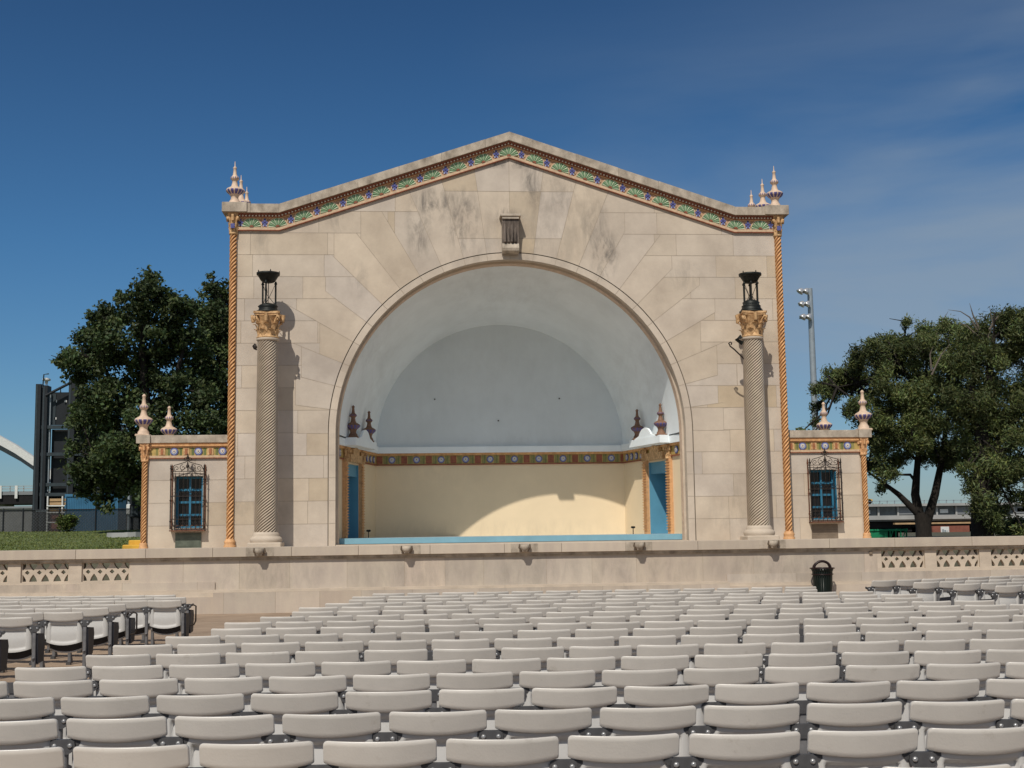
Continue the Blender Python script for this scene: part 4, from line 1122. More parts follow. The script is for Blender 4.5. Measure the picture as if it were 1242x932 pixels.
# ================================================================== TREES
def tree(name, label, group, base, trunks, clumps, Y, nleaf, size, lm, seed, yspread=1.0, droop=0, deads=(), fine=False):
    rg = random.Random(seed); e = empty(name, base, label=label, cat='tree', group=group)
    mb = MB()
    for pts, r0, r1 in trunks: mb.tube([Vector(p) for p in pts], r0, M_bark, 10, r2=r1)
    # twigs from trunk tops into clumps
    tops = [Vector(t[0][-1]) for t in trunks]+[Vector(t[0][len(t[0])//2]) for t in trunks]
    for c, r in clumps:
        q = min(tops, key=lambda t: (t-c).length); mid = (q+c)/2+Vector((rg.uniform(-.4, .4), rg.uniform(-.4, .4), rg.uniform(-.1, .5)))
        mb.tube([q, mid, c, c+Vector((rg.uniform(-.6, .6), rg.uniform(-.6, .6), r*.6))], .05, M_bark, 6, r2=.01)
        for _ in range(2):
            d = Vector((rg.uniform(-1, 1), rg.uniform(-1, 1), rg.uniform(-.5, 1)))*r*.8; mb.tube([c, c+d*.5+Vector((0, 0, .1)), c+d], .03, M_bark, 5, r2=.008)
    for pts in deads: mb.tube(pts, .045, M_dead, 5, r2=.006)
    t_ = mb.build('trunk'); t_.parent = e; t_.matrix_parent_inverse = e.matrix_basis.inverted()
    mb = MB(); V = []; F = []; T = []
    vol = sum(r**2 for c, r in clumps); 
    for c, r in clumps:
        n = int(nleaf*r*r/vol); ct = rg.uniform(.75, 1.25)
        # sub-clusters
        subs = []
        for _ in range(max(9, int(r*r*13))):
            d = Vector((rg.gauss(0, 1), rg.gauss(0, 1), rg.gauss(0, 1))).normalized(); k = rg.uniform(.45, 1.06)
            subs.append((c+Vector((d.x*r*k, d.y*r*k*yspread, d.z*r*k*.9)), rg.uniform(.22, .46)*min(1, r)+.08, rg.uniform(.62, 1.4)))
        per = max(1, n//len(subs))
        for sc, sr, st in subs:
            for _ in range(per):
                d = Vector((rg.gauss(0, .55), rg.gauss(0, .55), rg.gauss(0, .45)))*sr; p = sc+d
                if droop: p.z -= rg.random()**2*droop*sr
                nrm = (Vector((rg.gauss(0, 1), rg.gauss(0, 1), rg.gauss(.6, 1)))).normalized()
                a = nrm.orthogonal().normalized(); b = nrm.cross(a); an = rg.uniform(0, 2*pi); a, b = a*cos(an)+b*sin(an), b*cos(an)-a*sin(an)
                sz = size*rg.uniform(.6, 1.35); l = sz*(1.0 if not fine else 1.5); w_ = sz*(.62 if not fine else .42)
                o = len(V)
                V += [p-a*l*.5, p+b*w_*.5+nrm*sz*.1, p+a*l*.5, p-b*w_*.5+nrm*sz*.1]; F.append((o, o+1, o+2, o+3))
                h = rg.uniform(.7, 1.3)*ct*st; y_ = rg.uniform(.85, 1.25); T.append((h*y_, h, h*rg.uniform(.6, 1.1)))
    mb.v = [tuple(v) for v in V]; mb.f = F; mb.mi = [0]*len(F); mb.t = T; mb.sm = [False]*len(F); mb.mats = [lm]
    c_ = mb.build('crown'); c_.parent = e; c_.matrix_parent_inverse = e.matrix_basis.inverted()
    return e
def cl(lst, Y, rs=None, sd=1, dy=1.2):
    rg = random.Random(sd); out = []
    for px, py, r in lst:
        y = Y+rg.uniform(-dy, dy); p = at(px, py, y); out.append((p, r*y/CF*1.03))
    return out
YT = 52.0
g = lambda px, py, Y: tuple(at(px, py, Y))
c1 = [(222, 378, 14), (215, 366, 9), (181, 338, 13), (178, 360, 22), (160, 372, 20), (196, 378, 22), (150, 395, 24), (120, 385, 16), (112, 405, 22), (140, 420, 26), (215, 395, 20), (188, 405, 20), (98, 432, 18), (80, 437, 9), (72, 440, 5), (118, 445, 26), (160, 450, 26), (205, 430, 28), (232, 415, 22), (108, 478, 24), (140, 485, 30), (185, 480, 32), (225, 470, 30), (95, 510, 15), (120, 520, 28), (165, 525, 34), (210, 515, 34), (88, 545, 9), (108, 553, 22), (145, 560, 30), (190, 560, 34), (235, 545, 30), (115, 585, 20), (150, 592, 24), (190, 595, 28), (230, 590, 28), (125, 606, 11), (132, 618, 6), (100, 575, 12), (104, 600, 9), (140, 395, 18), (255, 500, 28), (92, 458, 12), (215, 610, 22)]
b1 = at(180, 664, YT)
tree('leafy_tree', 'dark dense broadleaf tree standing free left of the band shell, beside the black tower', 'dark trees left of the band shell', (b1.x, YT, 1.8),
     [([(b1.x, YT, 1.6), (b1.x+.1, YT, 4), g(178, 500, YT), g(172, 420, YT), g(180, 360, YT)], .34, .06), ([g(179, 560, YT), g(150, 500, YT), g(120, 430, YT)], .2, .05), ([g(179, 540, YT), g(210, 470, YT), g(225, 415, YT)], .2, .05), ([g(180, 600, YT), g(140, 570, YT), g(115, 560, YT)], .14, .04)],
     cl(c1, YT, sd=4), YT, 62000, .175, M_leafd, 21, 1.4)
YT2 = 55.0; b2 = at(275, 664, YT2)
c2 = [(256, 346, 13), (258, 366, 20), (244, 378, 15), (274, 365, 16), (270, 390, 24), (250, 405, 24), (290, 385, 24), (300, 410, 28), (265, 430, 30), (245, 450, 24), (300, 450, 32), (270, 480, 34), (305, 500, 34), (260, 520, 32), (295, 545, 32), (255, 560, 28), (280, 590, 30), (250, 605, 24), (320, 430, 26), (330, 480, 30), (285, 350, 14)]
tree('leafy_tree', 'dark broadleaf tree rising right behind the left edge of the band shell', 'dark trees left of the band shell', (b2.x, YT2, 1.8),
     [([(b2.x, YT2, 1.6), g(275, 560, YT2), g(270, 460, YT2), g(262, 370, YT2)], .32, .06), ([g(275, 560, YT2), g(300, 490, YT2), g(310, 430, YT2)], .18, .05)],
     cl(c2, YT2, sd=9), YT2, 34000, .175, M_leafd, 22, 1.4)
YR = 47.0
c3 = [(1000, 470, 12), (1012, 455, 12), (1020, 470, 15), (992, 492, 7), (1030, 448, 18), (1048, 465, 20), (1040, 432, 12), (1060, 430, 20), (1082, 442, 22), (1098, 412, 20), (1075, 415, 14), (1120, 428, 24), (1128, 402, 18), (1098, 390, 7), (1152, 398, 15), (1150, 422, 24), (1045, 488, 14), (1075, 470, 22), (1105, 465, 26), (1138, 458, 28), (1030, 500, 8), (1062, 505, 18), (1090, 500, 24), (1122, 500, 28), (1155, 490, 28), (1078, 525, 20), (1105, 532, 24), (1138, 530, 26), (1160, 545, 18), (1066, 535, 12), (1090, 548, 12), (1062, 565, 12), (1076, 572, 12), (1070, 590, 7), (1085, 560, 8), (1050, 512, 10), (1068, 548, 10), (1128, 552, 12), (1150, 560, 10), (990, 510, 6), (985, 528, 7), (1000, 522, 7), (972, 524, 5)]
b3 = at(1121, 658, YR)
dead = [[g(1130, 420, YR), g(1140, 395, YR), g(1150, 378, YR)]]
tree('locust_tree', 'wide feathery locust tree with forked dark trunk, nearest the right wing', 'feathery trees right of the band shell', (b3.x, YR, 1.2),
     [([g(1121, 662, YR), g(1120, 640, YR), g(1117, 622, YR)], .31, .26), ([g(1118, 640, YR), g(1110, 600, YR), g(1113, 560, YR), g(1120, 500, YR), g(1125, 430, YR)], .20, .04), ([g(1122, 640, YR), g(1134, 600, YR), g(1142, 560, YR), g(1150, 500, YR), g(1152, 430, YR)], .19, .04),
      ([g(1112, 622, YR), g(1090, 600, YR), g(1070, 585, YR), g(1052, 572, YR)], .14, .03), ([g(1111, 585, YR), g(1104, 576, YR), g(1090, 576, YR), g(1075, 582, YR)], .07, .02), ([g(1118, 520, YR), g(1080, 470, YR), g(1040, 465, YR), g(1015, 470, YR)], .10, .015), ([g(1120, 480, YR), g(1090, 440, YR), g(1060, 430, YR)], .1, .03)],
     cl(c3, YR, sd=5), YR, 95000, .105, M_leafl, 31, 1.5, droop=.8, deads=dead, fine=True)
YR2 = 44.0; b4 = at(1192, 660, YR2)
c4 = [(1180, 405, 18), (1200, 392, 16), (1222, 385, 14), (1240, 392, 18), (1262, 400, 22), (1215, 412, 24), (1190, 435, 26), (1230, 440, 30), (1268, 440, 32), (1180, 465, 26), (1215, 478, 30), (1255, 485, 32), (1190, 505, 28), (1230, 520, 30), (1270, 530, 32), (1180, 540, 24), (1212, 550, 28), (1250, 562, 22), (1225, 575, 18), (1170, 480, 22), (1165, 440, 22), (1190, 575, 20), (1205, 590, 16), (1178, 588, 10), (1190, 610, 14), (1212, 612, 13), (1228, 600, 9), (1200, 632, 16), (1240, 640, 9), (1262, 600, 20), (1165, 520, 16), (1172, 570, 9), (1280, 480, 36)]
dead = [[g(1190, 430, YR2), g(1188, 405, YR2), g(1176, 385, YR2), g(1165, 378, YR2), g(1150, 376, YR2)], [g(1188, 400, YR2), g(1180, 382, YR2), g(1176, 368, YR2)], [g(1196, 420, YR2), g(1204, 390, YR2), g(1200, 372, YR2)], [g(1200, 400, YR2), g(1212, 382, YR2), g(1219, 372, YR2)], [g(1188, 410, YR2), g(1172, 395, YR2), g(1162, 392, YR2)], [g(1130, 455, YR2), g(1142, 430, YR2), g(1152, 418, YR2)], [g(1130, 450, YR2), g(1128, 430, YR2), g(1132, 420, YR2)]]
tree('locust_tree', 'big feathery tree at the right edge with thick dark trunk and bare twigs on top', 'feathery trees right of the band shell', (b4.x, YR2, 1.2),
     [([g(1192, 664, YR2), g(1190, 600, YR2), g(1192, 540, YR2), g(1198, 470, YR2), g(1205, 410, YR2)], .42, .08), ([g(1191, 560, YR2), g(1225, 520, YR2), g(1250, 450, YR2)], .2, .05), ([g(1192, 540, YR2), g(1178, 500, YR2), g(1180, 430, YR2)], .2, .05)],
     cl(c4, YR2, sd=6), YR2, 95000, .105, M_leafl, 32, 1.5, droop=.8, deads=dead, fine=True)
# shrubs
def shrub(label, px, py, Y, r, sd, lm=M_leafs):
    p = at(px, py, Y); e = tree('shrub', label, None, (p.x, p.y, p.z-r), [([(p.x, p.y, p.z-r), (p.x, p.y, p.z)], .04, .01)], [(p+Vector((random.uniform(-r, r)*.6, 0, random.uniform(-r, r)*.3)), r*.7) for _ in range(4)], Y, 2600, .10, lm, sd); e['category'] = 'shrub'
shrub('small green bush at the foot of the fence before the black tower', 84, 634, 56, .38, 41)
shrub('low green bush under the right edge tree beside its trunk', 1228, 645, 46, .6, 42, M_leafl)

# ================================================================== LEFT BACKGROUND
YW = 95.0
def wpx(px, py=600, Y=YW): return at(px, py, Y).x
def zpy(px, py, Y=YW): return at(px, py, Y).z
e = empty('scoreboard_tower', (wpx(80), YW, 2), label='black steel scoreboard structure seen from behind, partly hidden by the dark tree', cat='structure')
def Pt(mb, nm, par=e):
    o = mb.build(nm); o.parent = par; o.matrix_parent_inverse = par.matrix_basis.inverted(); return o
ztop = 13.0; zg = 1.9
for a, b, zt in ((39.5, 46, 13.0), (48, 54, 12.9), (80, 88, 13.4), (116, 121, 12.8), (154, 160, 9.0)):
    mb = MB(); mb.box(wpx(a), wpx(b), YW, YW+1.0, zg, zt, M_tower); mb.box(wpx(a)+.05, wpx(a)+.15, YW-.02, YW-.001, zg, zt-.1, M_towerl); Pt(mb, 'column')
for z, c in ((10.9 if False else zpy(60, 518), 0), (zpy(60, 551), 0), (zpy(60, 588), 0), (zpy(60, 600), 0)):
    mb = MB(); mb.box(wpx(47), wpx(160), YW+.1, YW+.5, z-.12, z+.12, M_towerl); Pt(mb, 'beam')
mb = MB(); mb.box(wpx(57), wpx(116), YW+.6, YW+.7, zpy(60, 515), zpy(60, 475), M_tower)
for q in ((62, 486), (74, 486), (62, 507)): mb.box(wpx(q[0])-.08, wpx(q[0])+.08, YW+.55, YW+.599, zpy(*q)-.08, zpy(*q)+.08, M_white)
mb.box(wpx(57), wpx(62), YW+.55, YW+.599, zpy(60, 515), zpy(60, 477), M_towerl)
Pt(mb, 'board_panel')
mb = MB(); mb.box(wpx(57), wpx(150), YW+.8, YW+1.0, zpy(60, 600), zpy(60, 520), M_tower); mb.box(wpx(55.5), wpx(57), YW+.3, YW+.6, zpy(60, 596), zpy(60, 476), M_galv); Pt(mb, 'rear_cladding')
mb = MB(); mb.tube([(wpx(48), YW, 12.7), (wpx(49), YW, 13.7), (wpx(55), YW, 13.75)], .05, M_towerl, 6); mb.tube([(wpx(52), YW, zpy(52, 480)), (wpx(83), YW, zpy(83, 464))], .1, M_tower, 6)
mb.tube([(wpx(60), YW, zpy(60, 476)), (wpx(70), YW, zpy(70, 470)), (wpx(70), YW, zpy(70, 477))], .06, M_tower, 6); Pt(mb, 'roof_brace')
mb = MB(); mb.lathe([(.10, 0), (.12, .25), (.3, .3), (.3, .42), (.05, .5)], M_white, 10, (wpx(50.5), YW+.4, 13.0)); Pt(mb, 'warning_lamp')
mb = MB(); mb.box(wpx(44), wpx(158), YW-.05, YW+.04, zpy(80, 619)-.08, zpy(80, 619)+.03, M_galv); Pt(mb, 'gutter')
# dark ground floor behind
mb = MB(); mb.box(wpx(47), wpx(170), YW+.9, YW+1.4, 1.7, zpy(80, 600), M_dark); Pt(mb, 'base_wall')
# container
YC = 80.0
e = empty('blue_container', (wpx(105, 630, YC), YC, 1.9), label='dull blue shipping container behind the fence under the dark tree', cat='container')
x0, x1 = wpx(79, 630, YC), wpx(142, 630, YC); z1 = zpy(100, 600, YC); z0 = 1.7
mb = MB(); n = 30
for i in range(n):
    a = x0+(x1-x0)*i/n; b = x0+(x1-x0)*(i+1)/n; m_ = (a+b)/2
    mb.add([(a, YC, z0), (m_, YC+.03, z0), (m_, YC+.03, z1), (a, YC, z1)], [(0, 1, 2, 3)], M_container); mb.add([(m_, YC+.03, z0), (b, YC, z0), (b, YC, z1), (m_, YC+.03, z1)], [(0, 1, 2, 3)], M_container)
mb.box(x0, x1, YC+.04, YC+2.4, z0, z1-.002, M_container); Pt(mb, 'body', e)
mb = MB(); mb.box(x0-.04, x1+.04, YC-.05, YC-.002, z1-.12, z1+.03, M_container); 
for x in (x0, x1): mb.box(x-.05, x+.05, YC-.06, YC-.001, z0, z1-.121, M_container)
Pt(mb, 'corner_frame', e)
e = empty('scaffold', (wpx(68, 620, 78), 78, 1.9), label='white scaffold frame holding tan boards just left of the blue container', cat='scaffold')
Y_ = 78.0
mb = MB()
for px in (57.5, 75.5): mb.tube([(wpx(px, 620, Y_), Y_, 1.6), (wpx(px, 620, Y_), Y_, zpy(px, 602, Y_))], .055, M_white, 6)
for py in (614, 622, 634): mb.tube([(wpx(57, py, Y_), Y_-.05, zpy(60, py, Y_)), (wpx(79, py, Y_), Y_-.05, zpy(79, py, Y_))], .04, M_white, 6)
Pt(mb, 'frame', e)
mb = MB()
for py in (605, 609.5, 617): mb.box(wpx(58, 610, Y_), wpx(79, 610, Y_), Y_+.1, Y_+.2, zpy(66, py+3.4, Y_), zpy(66, py, Y_), M_tan, bev=.01)
mb.box(wpx(59, 620, Y_), wpx(74, 620, Y_), Y_+.3, Y_+.4, 1.7, zpy(66, 622, Y_), M_brick); Pt(mb, 'boards', e)
# white cabinet / pole near the container
e = empty('utility_cabinet', (wpx(156, 620, 78), 78, 1.9), label='pale utility cabinet on a post right of the blue container', cat='cabinet')
mb = MB(); mb.box(wpx(153, 620, 78), wpx(158.5, 620, 78), 78, 78.4, zpy(156, 624, 78), zpy(156, 612, 78), M_white, bev=.03); Pt(mb, 'cabinet_box', e)
mb = MB(); mb.tube([(wpx(155, 620, 78), 78.2, 1.5), (wpx(155, 620, 78), 78.2, zpy(156, 572, 78))], .07, M_galv, 8); Pt(mb, 'post', e)
# fence
YFc = 58.0
e = empty('mesh_fence', (wpx(60, 640, YFc), YFc, 1.9), label='dark netted chain-link fence along the top of the grass bank', cat='fence')
x0, x1 = wpx(-60, 640, YFc), wpx(172, 640, YFc); ztf = 3.0; zbf = 1.95
mb = MB(); mb.add([(x0, YFc, zbf), (x1, YFc, zbf), (x1, YFc, ztf), (x0, YFc, ztf)], [(0, 1, 2, 3)], M_net)
Pt(mb, 'netting', e)
mb = MB(); x = x0
while x < x1: mb.tube([(x, YFc-.02, zbf), (x-(1.1), YFc-.02, ztf)], .006, M_steel, 3); mb.tube([(x-1.1, YFc-.02, zbf), (x, YFc-.02, ztf)], .006, M_steel, 3); x += .14
Pt(mb, 'chain_link', e)
k = 0; x = wpx(4, 640, YFc)
for px in (-40, 4, 28, 72, 116, 160):
    x = wpx(px, 640, YFc); mb = MB(); mb.tube([(x, YFc-.04, zbf-.1), (x, YFc-.04, ztf+.03)], .035, M_tower, 8); mb.lathe([(.035, 0), (.03, .05), (.0, .07)], M_tower, 8, (x, YFc-.04, ztf+.03)); Pt(mb, 'fence_post', e)
mb = MB(); mb.tube([(x0, YFc-.04, ztf), (x1, YFc-.04, ztf)], .022, M_tower, 6); Pt(mb, 'top_rail', e)
# dark utility box by the fence
e = empty('electric_box', (wpx(162, 626, 57), 57, 1.9), label='dark metal box on legs at the right end of the mesh fence', cat='box')
mb = MB(); mb.box(wpx(157, 620, 57), wpx(170, 620, 57), 57, 57.5, zpy(162, 628, 57), zpy(162, 612, 57), M_tower, bev=.03); mb.box(wpx(159, 620, 57), wpx(168, 620, 57), 56.98, 56.999, zpy(162, 626, 57), zpy(162, 615, 57), M_towerl); Pt(mb, 'cabinet_box', e)
mb = MB(); mb.tube([(wpx(158, 620, 57), 57.2, 1.7), (wpx(158, 620, 57), 57.2, 2.9)], .04, M_tower, 6); mb.tube([(wpx(168, 620, 57), 57.2, 1.7), (wpx(168, 620, 57), 57.2, 2.9)], .04, M_tower, 6); Pt(mb, 'leg', e)
# concrete slab on the grass and dark hatch
def slab(name, lab, px, py, Y, w, d, h, mt, cat):
    p = at(px, py, Y); z = lvl(p.x, Y); mb = MB(); n = 14; rg = random.Random(px)
    pts = [(w*cos(2*pi*i/n)*rg.uniform(.85, 1.08), d*sin(2*pi*i/n)*rg.uniform(.85, 1.08)) for i in range(n)]
    vs = [(a, b, -.1) for a, b in pts]+[(a*.97, b*.97, h*rg.uniform(.8, 1.1)) for a, b in pts]
    mb.add(vs, [tuple(range(n, 2*n))]+[(i, (i+1) % n, (i+1) % n+n, i+n) for i in range(n)], mt)
    o = mb.build(name, label=lab, cat=cat); o.location = (p.x, Y, z); return o
slab('concrete_slab', 'pale flat concrete slab lying in the grass beside the left wing', 154, 649, 50, .75, .6, .16, M_conc, 'slab')
slab('dirt_mound', 'low dark brown mound in the grass just above the wall', 102, 664, 37.5, .55, .3, .12, M_brick, 'mound')
# yellow kerb blocks
for (px, py, w_, h_, lab) in ((165, 656, .16, .13, 'upper short yellow painted block at the foot of the left wing'), (161, 662, .23, .14, 'lower long yellow painted block at the foot of the left wing')):
    p = at(px, py+4, 33.2 if h_ > .135 else 33.5); mb = MB(); mb.box(-w_, w_, -.15, .15, -.3, h_*.75, M_yel, bev=.02); o = mb.build('yellow_block', label=lab, cat='block', group='yellow blocks beside the left wing'); o.location = (p.x, p.y, p.z)
# arch bridge far left
YBd = 300.0
e = empty('arch_bridge', (-100, YBd, 0), label='distant road bridge with a white arch, far left behind the tower', cat='bridge')
def qx(px, py): return at(px, py, YBd)
mb = MB(); A = [(-260, 470), (-180, 476), (-110, 490), (-50, 508), (0, 534), (20, 545), (45, 562), (80, 590), (110, 616)]
for off, r_ in ((0, 1.0),):
    P = []
    for (px, py) in A:
        c = qx(px, py); P.append([(c.x, YBd-1.2, c.z+r_), (c.x, YBd+1.2, c.z+r_), (c.x, YBd+1.2, c.z-r_), (c.x, YBd-1.2, c.z-r_)])
    mb.grid(P, M_white, True, False)
Pt(mb, 'arch_rib', e)
mb = MB(); P = []
for (px, py) in A:
    c = qx(px, py+9); P.append([(c.x, YBd+3, c.z+.9), (c.x, YBd+5, c.z+.9), (c.x, YBd+5, c.z-.9), (c.x, YBd+3, c.z-.9)])
mb.grid(P, M_conc2, True, False); Pt(mb, 'rear_arch_rib', e)
za, zb = qx(20, 597).z, qx(20, 612).z
mb = MB(); mb.box(-190, -78, YBd-4, YBd+8, zb, za-.8, M_dark); mb.box(-190, -78, YBd-4.2, YBd+8, za-.8, za, M_conc2); Pt(mb, 'deck', e)
mb = MB()
for z in (za+.5, za+1.1): mb.box(-190, -78, YBd-4.3, YBd-4.1, z, z+.14, M_conc)
for k in range(38): mb.box(-190+3*k, -189.85+3*k, YBd-4.3, YBd-4.1, za, za+1.2, M_conc)
for px in (8, 27): mb.box(qx(px, 600).x-.3, qx(px, 600).x+.3, YBd-4.6, YBd-4.31, za-1.6, za+1.3, M_white)
Pt(mb, 'railing', e)
mb = MB()
for k in range(4): c = -175+k*26; mb.box(c-1, c+1, YBd-2, YBd+6, -10, zb, M_conc2)
Pt(mb, 'pier', e)
# far low white building & tree line left
e = empty('pale_building', (-100, 160, 2), label='long pale low building behind the fence at the far left', cat='building')
mb = MB(); z_ = at(20, 617, 160).z; mb.box(-85, at(42, 617, 160).x, 160, 170, 1, z_, M_conc); Pt(mb, 'wall', e)
mb = MB(); mb.box(-85.3, at(42, 617, 160).x+.2, 159.7, 170.3, z_, z_+.25, M_conc2); Pt(mb, 'roof', e)

# ================================================================== RIGHT BACKGROUND
YV = 90.0
e = empty('elevated_viaduct', (36, YV, 1), label='low grey viaduct with a long window band running behind the right trees', cat='viaduct')
xa, xb = 26.5, 75.0
def zz(py, px=1120): return at(px, py, YV).z
def sl(mb, py0, py1, y0, y1, mt, a=xa, b=xb):
    za_, zb_ = sorted((zz(py0), zz(py1))); mb.box(a, b, y0, y1, za_, zb_, mt)
mb = MB(); sl(mb, 611, 614, YV-.2, YV+6, M_conc); sl(mb, 607.2, 607.8, YV-.15, YV-.1, M_galv); x = xa
while x < xb: mb.box(x, x+.05, YV-.15, YV-.1, zz(611), zz(607), M_galv); x += .55
Pt(mb, 'parapet', e)
mb = MB(); sl(mb, 614, 625, YV+.3, YV+.4, M_wglass)
x = xa
k = 0
while x < xb:
    mb.box(x, x+.12, YV+.15, YV+.299, zz(625), zz(614), M_conc)
    if k % 3 == 1: mb.box(x+.12, x+1.3, YV+.2, YV+.295, zz(624), zz(615.5), M_conc2)
    if k % 4 == 2: mb.box(x+.3, x+.9, YV+.2, YV+.29, zz(622.5), zz(618), M_white)
    x += 1.45; k += 1
Pt(mb, 'window_band', e)
mb = MB(); sl(mb, 625, 630, YV-.3, YV+6, M_conc); sl(mb, 630, 632, YV-.1, YV+6, M_conc2); sl(mb, 634, 636, YV-.6, YV-.2, M_tan, at(1082, 635, YV).x, at(1185, 635, YV).x); Pt(mb, 'deck', e)
mb = MB(); sl(mb, 632, 640, YV+.2, YV+5, M_dark); sl(mb, 640, 655, YV+4, YV+5, M_dark)
Pt(mb, 'underside', e)
for px in (1062, 1100, 1137, 1165, 1205, 1240):
    mb = MB(); x = at(px, 645, YV).x; mb.box(x, x+.5, YV+.3, YV+.9, .5, zz(640), M_conc2 if px > 1130 else M_dark); Pt(mb, 'pier', e)
e = empty('brick_building', (at(1150, 645, 88).x, 88, 1), label='red brick wall under the viaduct seen between the tree trunks', cat='building')
mb = MB(); mb.box(at(1131, 645, 88).x, at(1176, 645, 88).x, 88, 89, .5, at(1150, 638, 88).z, M_brick); Pt(mb, 'wall', e)
mb = MB(); mb.box(at(1141, 645, 88).x, at(1151, 645, 88).x, 87.95, 87.999, at(1145, 648, 88).z, at(1145, 639, 88).z, M_white)
for k in range(3): mb.box(at(1142.5+2.6*k, 645, 88).x, at(1144.5+2.6*k, 645, 88).x, 87.93, 87.949, at(1145, 646.5-k, 88).z, at(1145, 642+k, 88).z, M_galv)
Pt(mb, 'poster', e)
# far band of trees on the right bank behind everything
mb = MB()
# yellow truck on the viaduct
p = at(1062, 607.5, YV-1.5); 
e = empty('yellow_truck', (p.x, YV+1.5, zz(611)), label='small yellow truck cab on the viaduct beside the right wing', cat='truck')
mb = MB(); mb.prism([(-.45, .15), (.55, .15), (.55, .36), (.10, .44), (-.05, .80), (-.45, .80)], -.9, .9, M_yel); mb.build('cab', e)
mb = MB(); mb.prism([(.08, .46), (-.03, .72), (-.25, .72), (-.25, .46)][::-1], -.92, -.901, M_glass); mb.build('cab_window', e)
mb = MB(); mb.box(-2.6, -.5, -.95, .95, .15, .95, M_tan, bev=.03); mb.build('cargo_body', e)
for x in (-2.1, -.1, .3):
    mb = MB(); mb.lathe([(.19, -.1), (.2, -.05), (.2, .05), (.19, .1)], M_dark, 14, M=Matrix.Translation((x, -.8, .19)) @ Matrix.Rotation(pi/2, 4, 'X')); mb.build('wheel', e)
# green steel hopper
Yg = 48.0; p = at(1057, 658, Yg); s_ = Yg/CF
e = empty('green_steel_bin', (p.x, Yg, 1.15), label='bright green steel container with open bays, just right of the right wing', cat='container')
zb_, zt_ = 1.2, at(1075, 641, Yg).z
def gx_(px): return at(px, 650, Yg).x-p.x
mb = MB(); mb.prism([(gx_(1058), 0), (gx_(1054), zt_-zb_+.02), (gx_(1077), zt_-zb_+.02), (gx_(1077), 0)][::-1], 0, 1.5, M_greenst); mb.build('side_panel', e)
mb = MB()
for a, b, c_, d in ((1077, 640, 1101, 641.5),):
    mb.box(gx_(1050), gx_(1101), -.04, 1.5, zt_-zb_-.06, zt_-zb_+.02, M_greenst, bev=.01)
for px in (1079, 1086, 1092, 1099): mb.box(gx_(px), gx_(px+1.2), -.03, .03, 0, zt_-zb_-.06, M_greenst)
mb.tube([(gx_(1078), -.03, 0), (gx_(1083), -.03, zt_-zb_-.05)], .02, M_greenst, 6); mb.tube([(gx_(1093), -.03, 0), (gx_(1098), -.03, zt_-zb_-.05)], .02, M_greenst, 6)
mb.build('frame', e)
mb = MB(); mb.box(gx_(1077.5), gx_(1099), .8, .85, 0, zt_-zb_-.08, M_dark); mb.build('inner_wall', e)
M_galvl = mat('bright_aluminium', (.62, .62, .62), .3, .1, 3, metal=.6)
# stadium floodlight
Yl = 90.0
e = empty('floodlight_pole', (at(987, 500, Yl).x, Yl, 0), label='tall grey floodlight mast with a cluster of lamps, between the right wing and the trees', cat='floodlight')
bx = at(987.5, 480, Yl).x; tz_ = at(982, 351, Yl).z; tx = at(982.8, 360, Yl).x
mb = MB(); mb.tube([(bx, Yl, 0), (bx, Yl, 10), (bx, Yl, 16), (bx, Yl, tz_+.05)], .26, M_galv, 12, r2=.19); Pt(mb, 'mast', e)
mb = MB(); 
for k in range(3): z = tz_-.35-.95*k; mb.box(bx-.95, bx-.2, Yl-.35, Yl-.2, z, z+.1, M_galv)
Pt(mb, 'crossarm', e)
for k in range(3):
    for j in range(2):
        z = tz_-.25-.95*k; mb = MB(); M = Matrix.Translation((bx-.86+.42*j+.06*k, Yl-.45, z)) @ Matrix.Rotation(radians(38), 4, 'Y') @ Matrix.Rotation(radians(180), 4, 'X')
        mb.lathe([(.08, -.26), (.16, -.18), (.25, .0), (.27, .10), (.2, .11)], M_galvl, 14, M=M); Pt(mb, 'lamp_head', e)
# distant tree belt on the horizon
def belt(name, lab, x0, x1, Y, h, seed, n):
    rg = random.Random(seed); mb = MB()
    for i in range(n):
        x = rg.uniform(x0, x1); hh = h*(.6+.4*noise.noise(Vector((x*.05, seed, 0)))+.3*noise.noise(Vector((x*.3, seed, 2)))); z = 1+hh*rg.random()**.7; y = Y+rg.uniform(-3, 3); s_ = Y*.0035*rg.uniform(.6, 1.5)
        a = Vector((rg.gauss(0, 1), rg.gauss(0, 1), rg.gauss(0, 1))).normalized()*s_; b = a.orthogonal().normalized()*s_; p = Vector((x, y, z)); t = rg.uniform(.5, 1.3)
        mb.add([p-a, p+b, p+a, p-b], [(0, 1, 2, 3)], M_leafd, (t, t, t))
    o = mb.build(name, label=lab, cat='trees', kind='stuff')
belt('distant_trees', 'low dark belt of far trees beyond the viaduct', 26, 110, 130, 4.2, 3, 16000)

